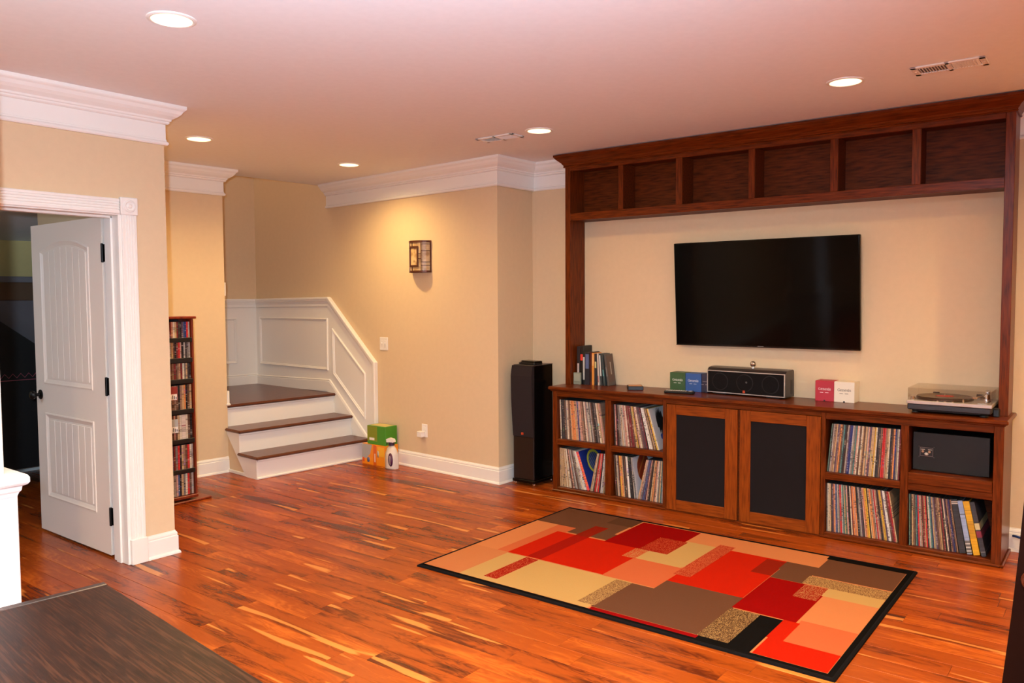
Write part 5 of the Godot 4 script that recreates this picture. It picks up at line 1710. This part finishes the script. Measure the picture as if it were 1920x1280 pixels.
# ---------------------------------------------------------------- what stands close to the viewer
func build_foreground() -> void:
	# white panelled pillar at the left edge
	var p := thing("column", "white panelled pillar with a moulded cap ledge at the left edge", "pillar", Vector3(-3.19, 0, -0.905), 0.0, "", "structure")
	var T: Material = mat("pillar_paint", srgb(222, 217, 212), 0.45)
	box_part(p, "pedestal", Vector3(-0.2, 0, -0.2), Vector3(0.19, 0.9, 0.2), T, 0.004)
	box_part(p, "shaft", Vector3(-0.17, 0.95, -0.17), Vector3(0.165, CEIL, 0.17), T, 0.004)
	var m := MB.new()
	var h := 0.19
	m.sweep([Vector3(-h, 0.885, -h), Vector3(-h, 0.885, h), Vector3(h, 0.885, h), Vector3(h, 0.885, -h)], [Vector2(0, 0), Vector2(-0.006, 0.0), Vector2(-0.01, 0.012), Vector2(-0.016, 0.02), Vector2(-0.018, 0.034), Vector2(-0.03, 0.04), Vector2(-0.036, 0.048), Vector2(-0.036, 0.064), Vector2(-0.03, 0.074), Vector2(0.02, 0.074)], Vector3.UP, true)
	part(p, "cap_moulding", m, T)
	box_part(p, "cap", Vector3(-0.2, 0.93, -0.2), Vector3(0.2, 0.961, 0.2), T, 0.004)
	var bp := [Vector2(0, 0), Vector2(-0.02, 0), Vector2(-0.02, 0.02), Vector2(-0.014, 0.12), Vector2(-0.004, 0.14), Vector2(0, 0.14)]
	m = MB.new()
	m.sweep([Vector3(-h - 0.01, 0, -h - 0.01), Vector3(-h - 0.01, 0, h + 0.01), Vector3(h, 0, h + 0.01), Vector3(h, 0, -h - 0.01)], bp, Vector3.UP, true)
	part(p, "base_moulding", m, T)
	var pm := [Vector2(0, 0), Vector2(0.002, 0.007), Vector2(0.01, 0.01), Vector2(0.018, 0.005), Vector2(0.024, 0.0)]
	for q in [[0.16, 0.82, 0.2, 0.145], [1.02, 2.3, 0.17, 0.125]]:
		var fm := MB.new()
		fm.sweep([Vector3(-q[3], q[0], q[2]), Vector3(q[3], q[0], q[2]), Vector3(q[3], q[1], q[2]), Vector3(-q[3], q[1], q[2])], pm, Vector3.BACK, true)
		part(p, "panel_moulding", fm, T)
		fm = MB.new()
		var xx: float = q[2] - (0.01 if q[2] > 0.18 else 0.005)
		fm.sweep([Vector3(xx, q[0], q[3]), Vector3(xx, q[0], -q[3]), Vector3(xx, q[1], -q[3]), Vector3(xx, q[1], q[3])], pm, Vector3.RIGHT, true)
		part(p, "panel_moulding", fm, T)
	# dark table whose far corner shows at the lower left
	var A := Vector3(-2.321, 0.74, -1.071); var Bq := Vector3(-2.40, 0.74, -0.826); var C := Vector3(-1.422, 0.74, -0.985)
	var dir := (C - A).normalized()
	var ang := atan2(-dir.z, dir.x)
	var t := thing("table", "dark brown wood-grained table top at the lower left", "table", Vector3(A.x, 0, A.z), ang)
	var L := 1.5; var D := 0.95
	box_part(t, "top_panel", Vector3(0.0285, 0.705, 0.002), Vector3(L - 0.0285, 0.7392, D - 0.002), mats.espresso, 0.001)
	box_part(t, "edge_band", Vector3(0, 0.7, 0), Vector3(0.0245, 0.74, D), mats.espresso_edge, 0.002)
	box_part(t, "edge_band", Vector3(L - 0.0245, 0.7, 0), Vector3(L, 0.74, D), mats.espresso_edge, 0.002)
	box_part(t, "apron", Vector3(0.05, 0.62, 0.05), Vector3(L - 0.05, 0.703, D - 0.05), mats.espresso, 0.002)
	for q in [[0.05, 0.05], [L - 0.12, 0.05], [0.05, D - 0.12], [L - 0.12, D - 0.12]]:
		box_part(t, "leg", Vector3(q[0], 0, q[1]), Vector3(q[0] + 0.07, 0.65, q[1] + 0.07), mats.espresso, 0.003)
	# dark chair at the lower right edge, its flared side showing
	var c := thing("chair", "dark wooden chair with a flared back at the right edge", "chair", Vector3(0, 0, -2.5))
	var dw := mat("dark_chair", srgb(26, 9, 5), 0.45, 0.0, 0.15)
	m = MB.new()
	m.prism(PackedVector2Array([Vector2(-0.27, 0.0), Vector2(-0.2, 0.0), Vector2(-0.16, 0.45), Vector2(-0.14, 0.7), Vector2(-0.13, 1.03), Vector2(-0.2, 1.03), Vector2(-0.206, 0.93), Vector2(-0.21, 0.86), Vector2(-0.222, 0.7), Vector2(-0.24, 0.5)]), -0.025, 0.025)
	part(c, "back_post", m, dw)
	m = MB.new()
	m.prism(PackedVector2Array([Vector2(0.27, 0.0), Vector2(0.2, 0.0), Vector2(0.16, 0.45), Vector2(0.14, 0.7), Vector2(0.13, 1.03), Vector2(0.2, 1.03), Vector2(0.206, 0.93), Vector2(0.21, 0.86), Vector2(0.222, 0.7), Vector2(0.24, 0.5)]), -0.025, 0.025)
	part(c, "back_post", m, dw)
	box_part(c, "back_panel", Vector3(-0.18, 0.47, -0.012), Vector3(0.18, 1.02, 0.012), dw, 0.004)
	box_part(c, "top_rail", Vector3(-0.2, 0.98, -0.022), Vector3(0.2, 1.06, 0.022), dw, 0.008)
	box_part(c, "seat", Vector3(-0.24, 0.43, -0.02), Vector3(0.24, 0.48, 0.44), dw, 0.01)
	for sx in [-1.0, 1.0]:
		box_part(c, "front_leg", Vector3(sx * 0.21 - 0.022, 0, 0.39), Vector3(sx * 0.21 + 0.022, 0.44, 0.434), dw, 0.004)
		var k := MB.new()
		k.xf = Transform3D(Basis(Vector3.RIGHT, PI / 2), Vector3(sx * 0.175, 0.8, 0.02))
		k.lathe([Vector2(0, 0), Vector2(0.024, 0), Vector2(0.028, 0.014), Vector2(0.024, 0.03), Vector2(0.012, 0.036), Vector2(0, 0.036)], 20)
		part(c, "carved_knob", k, mat("lighter_chair", srgb(72, 30, 14), 0.4, 0.0, 0.3))
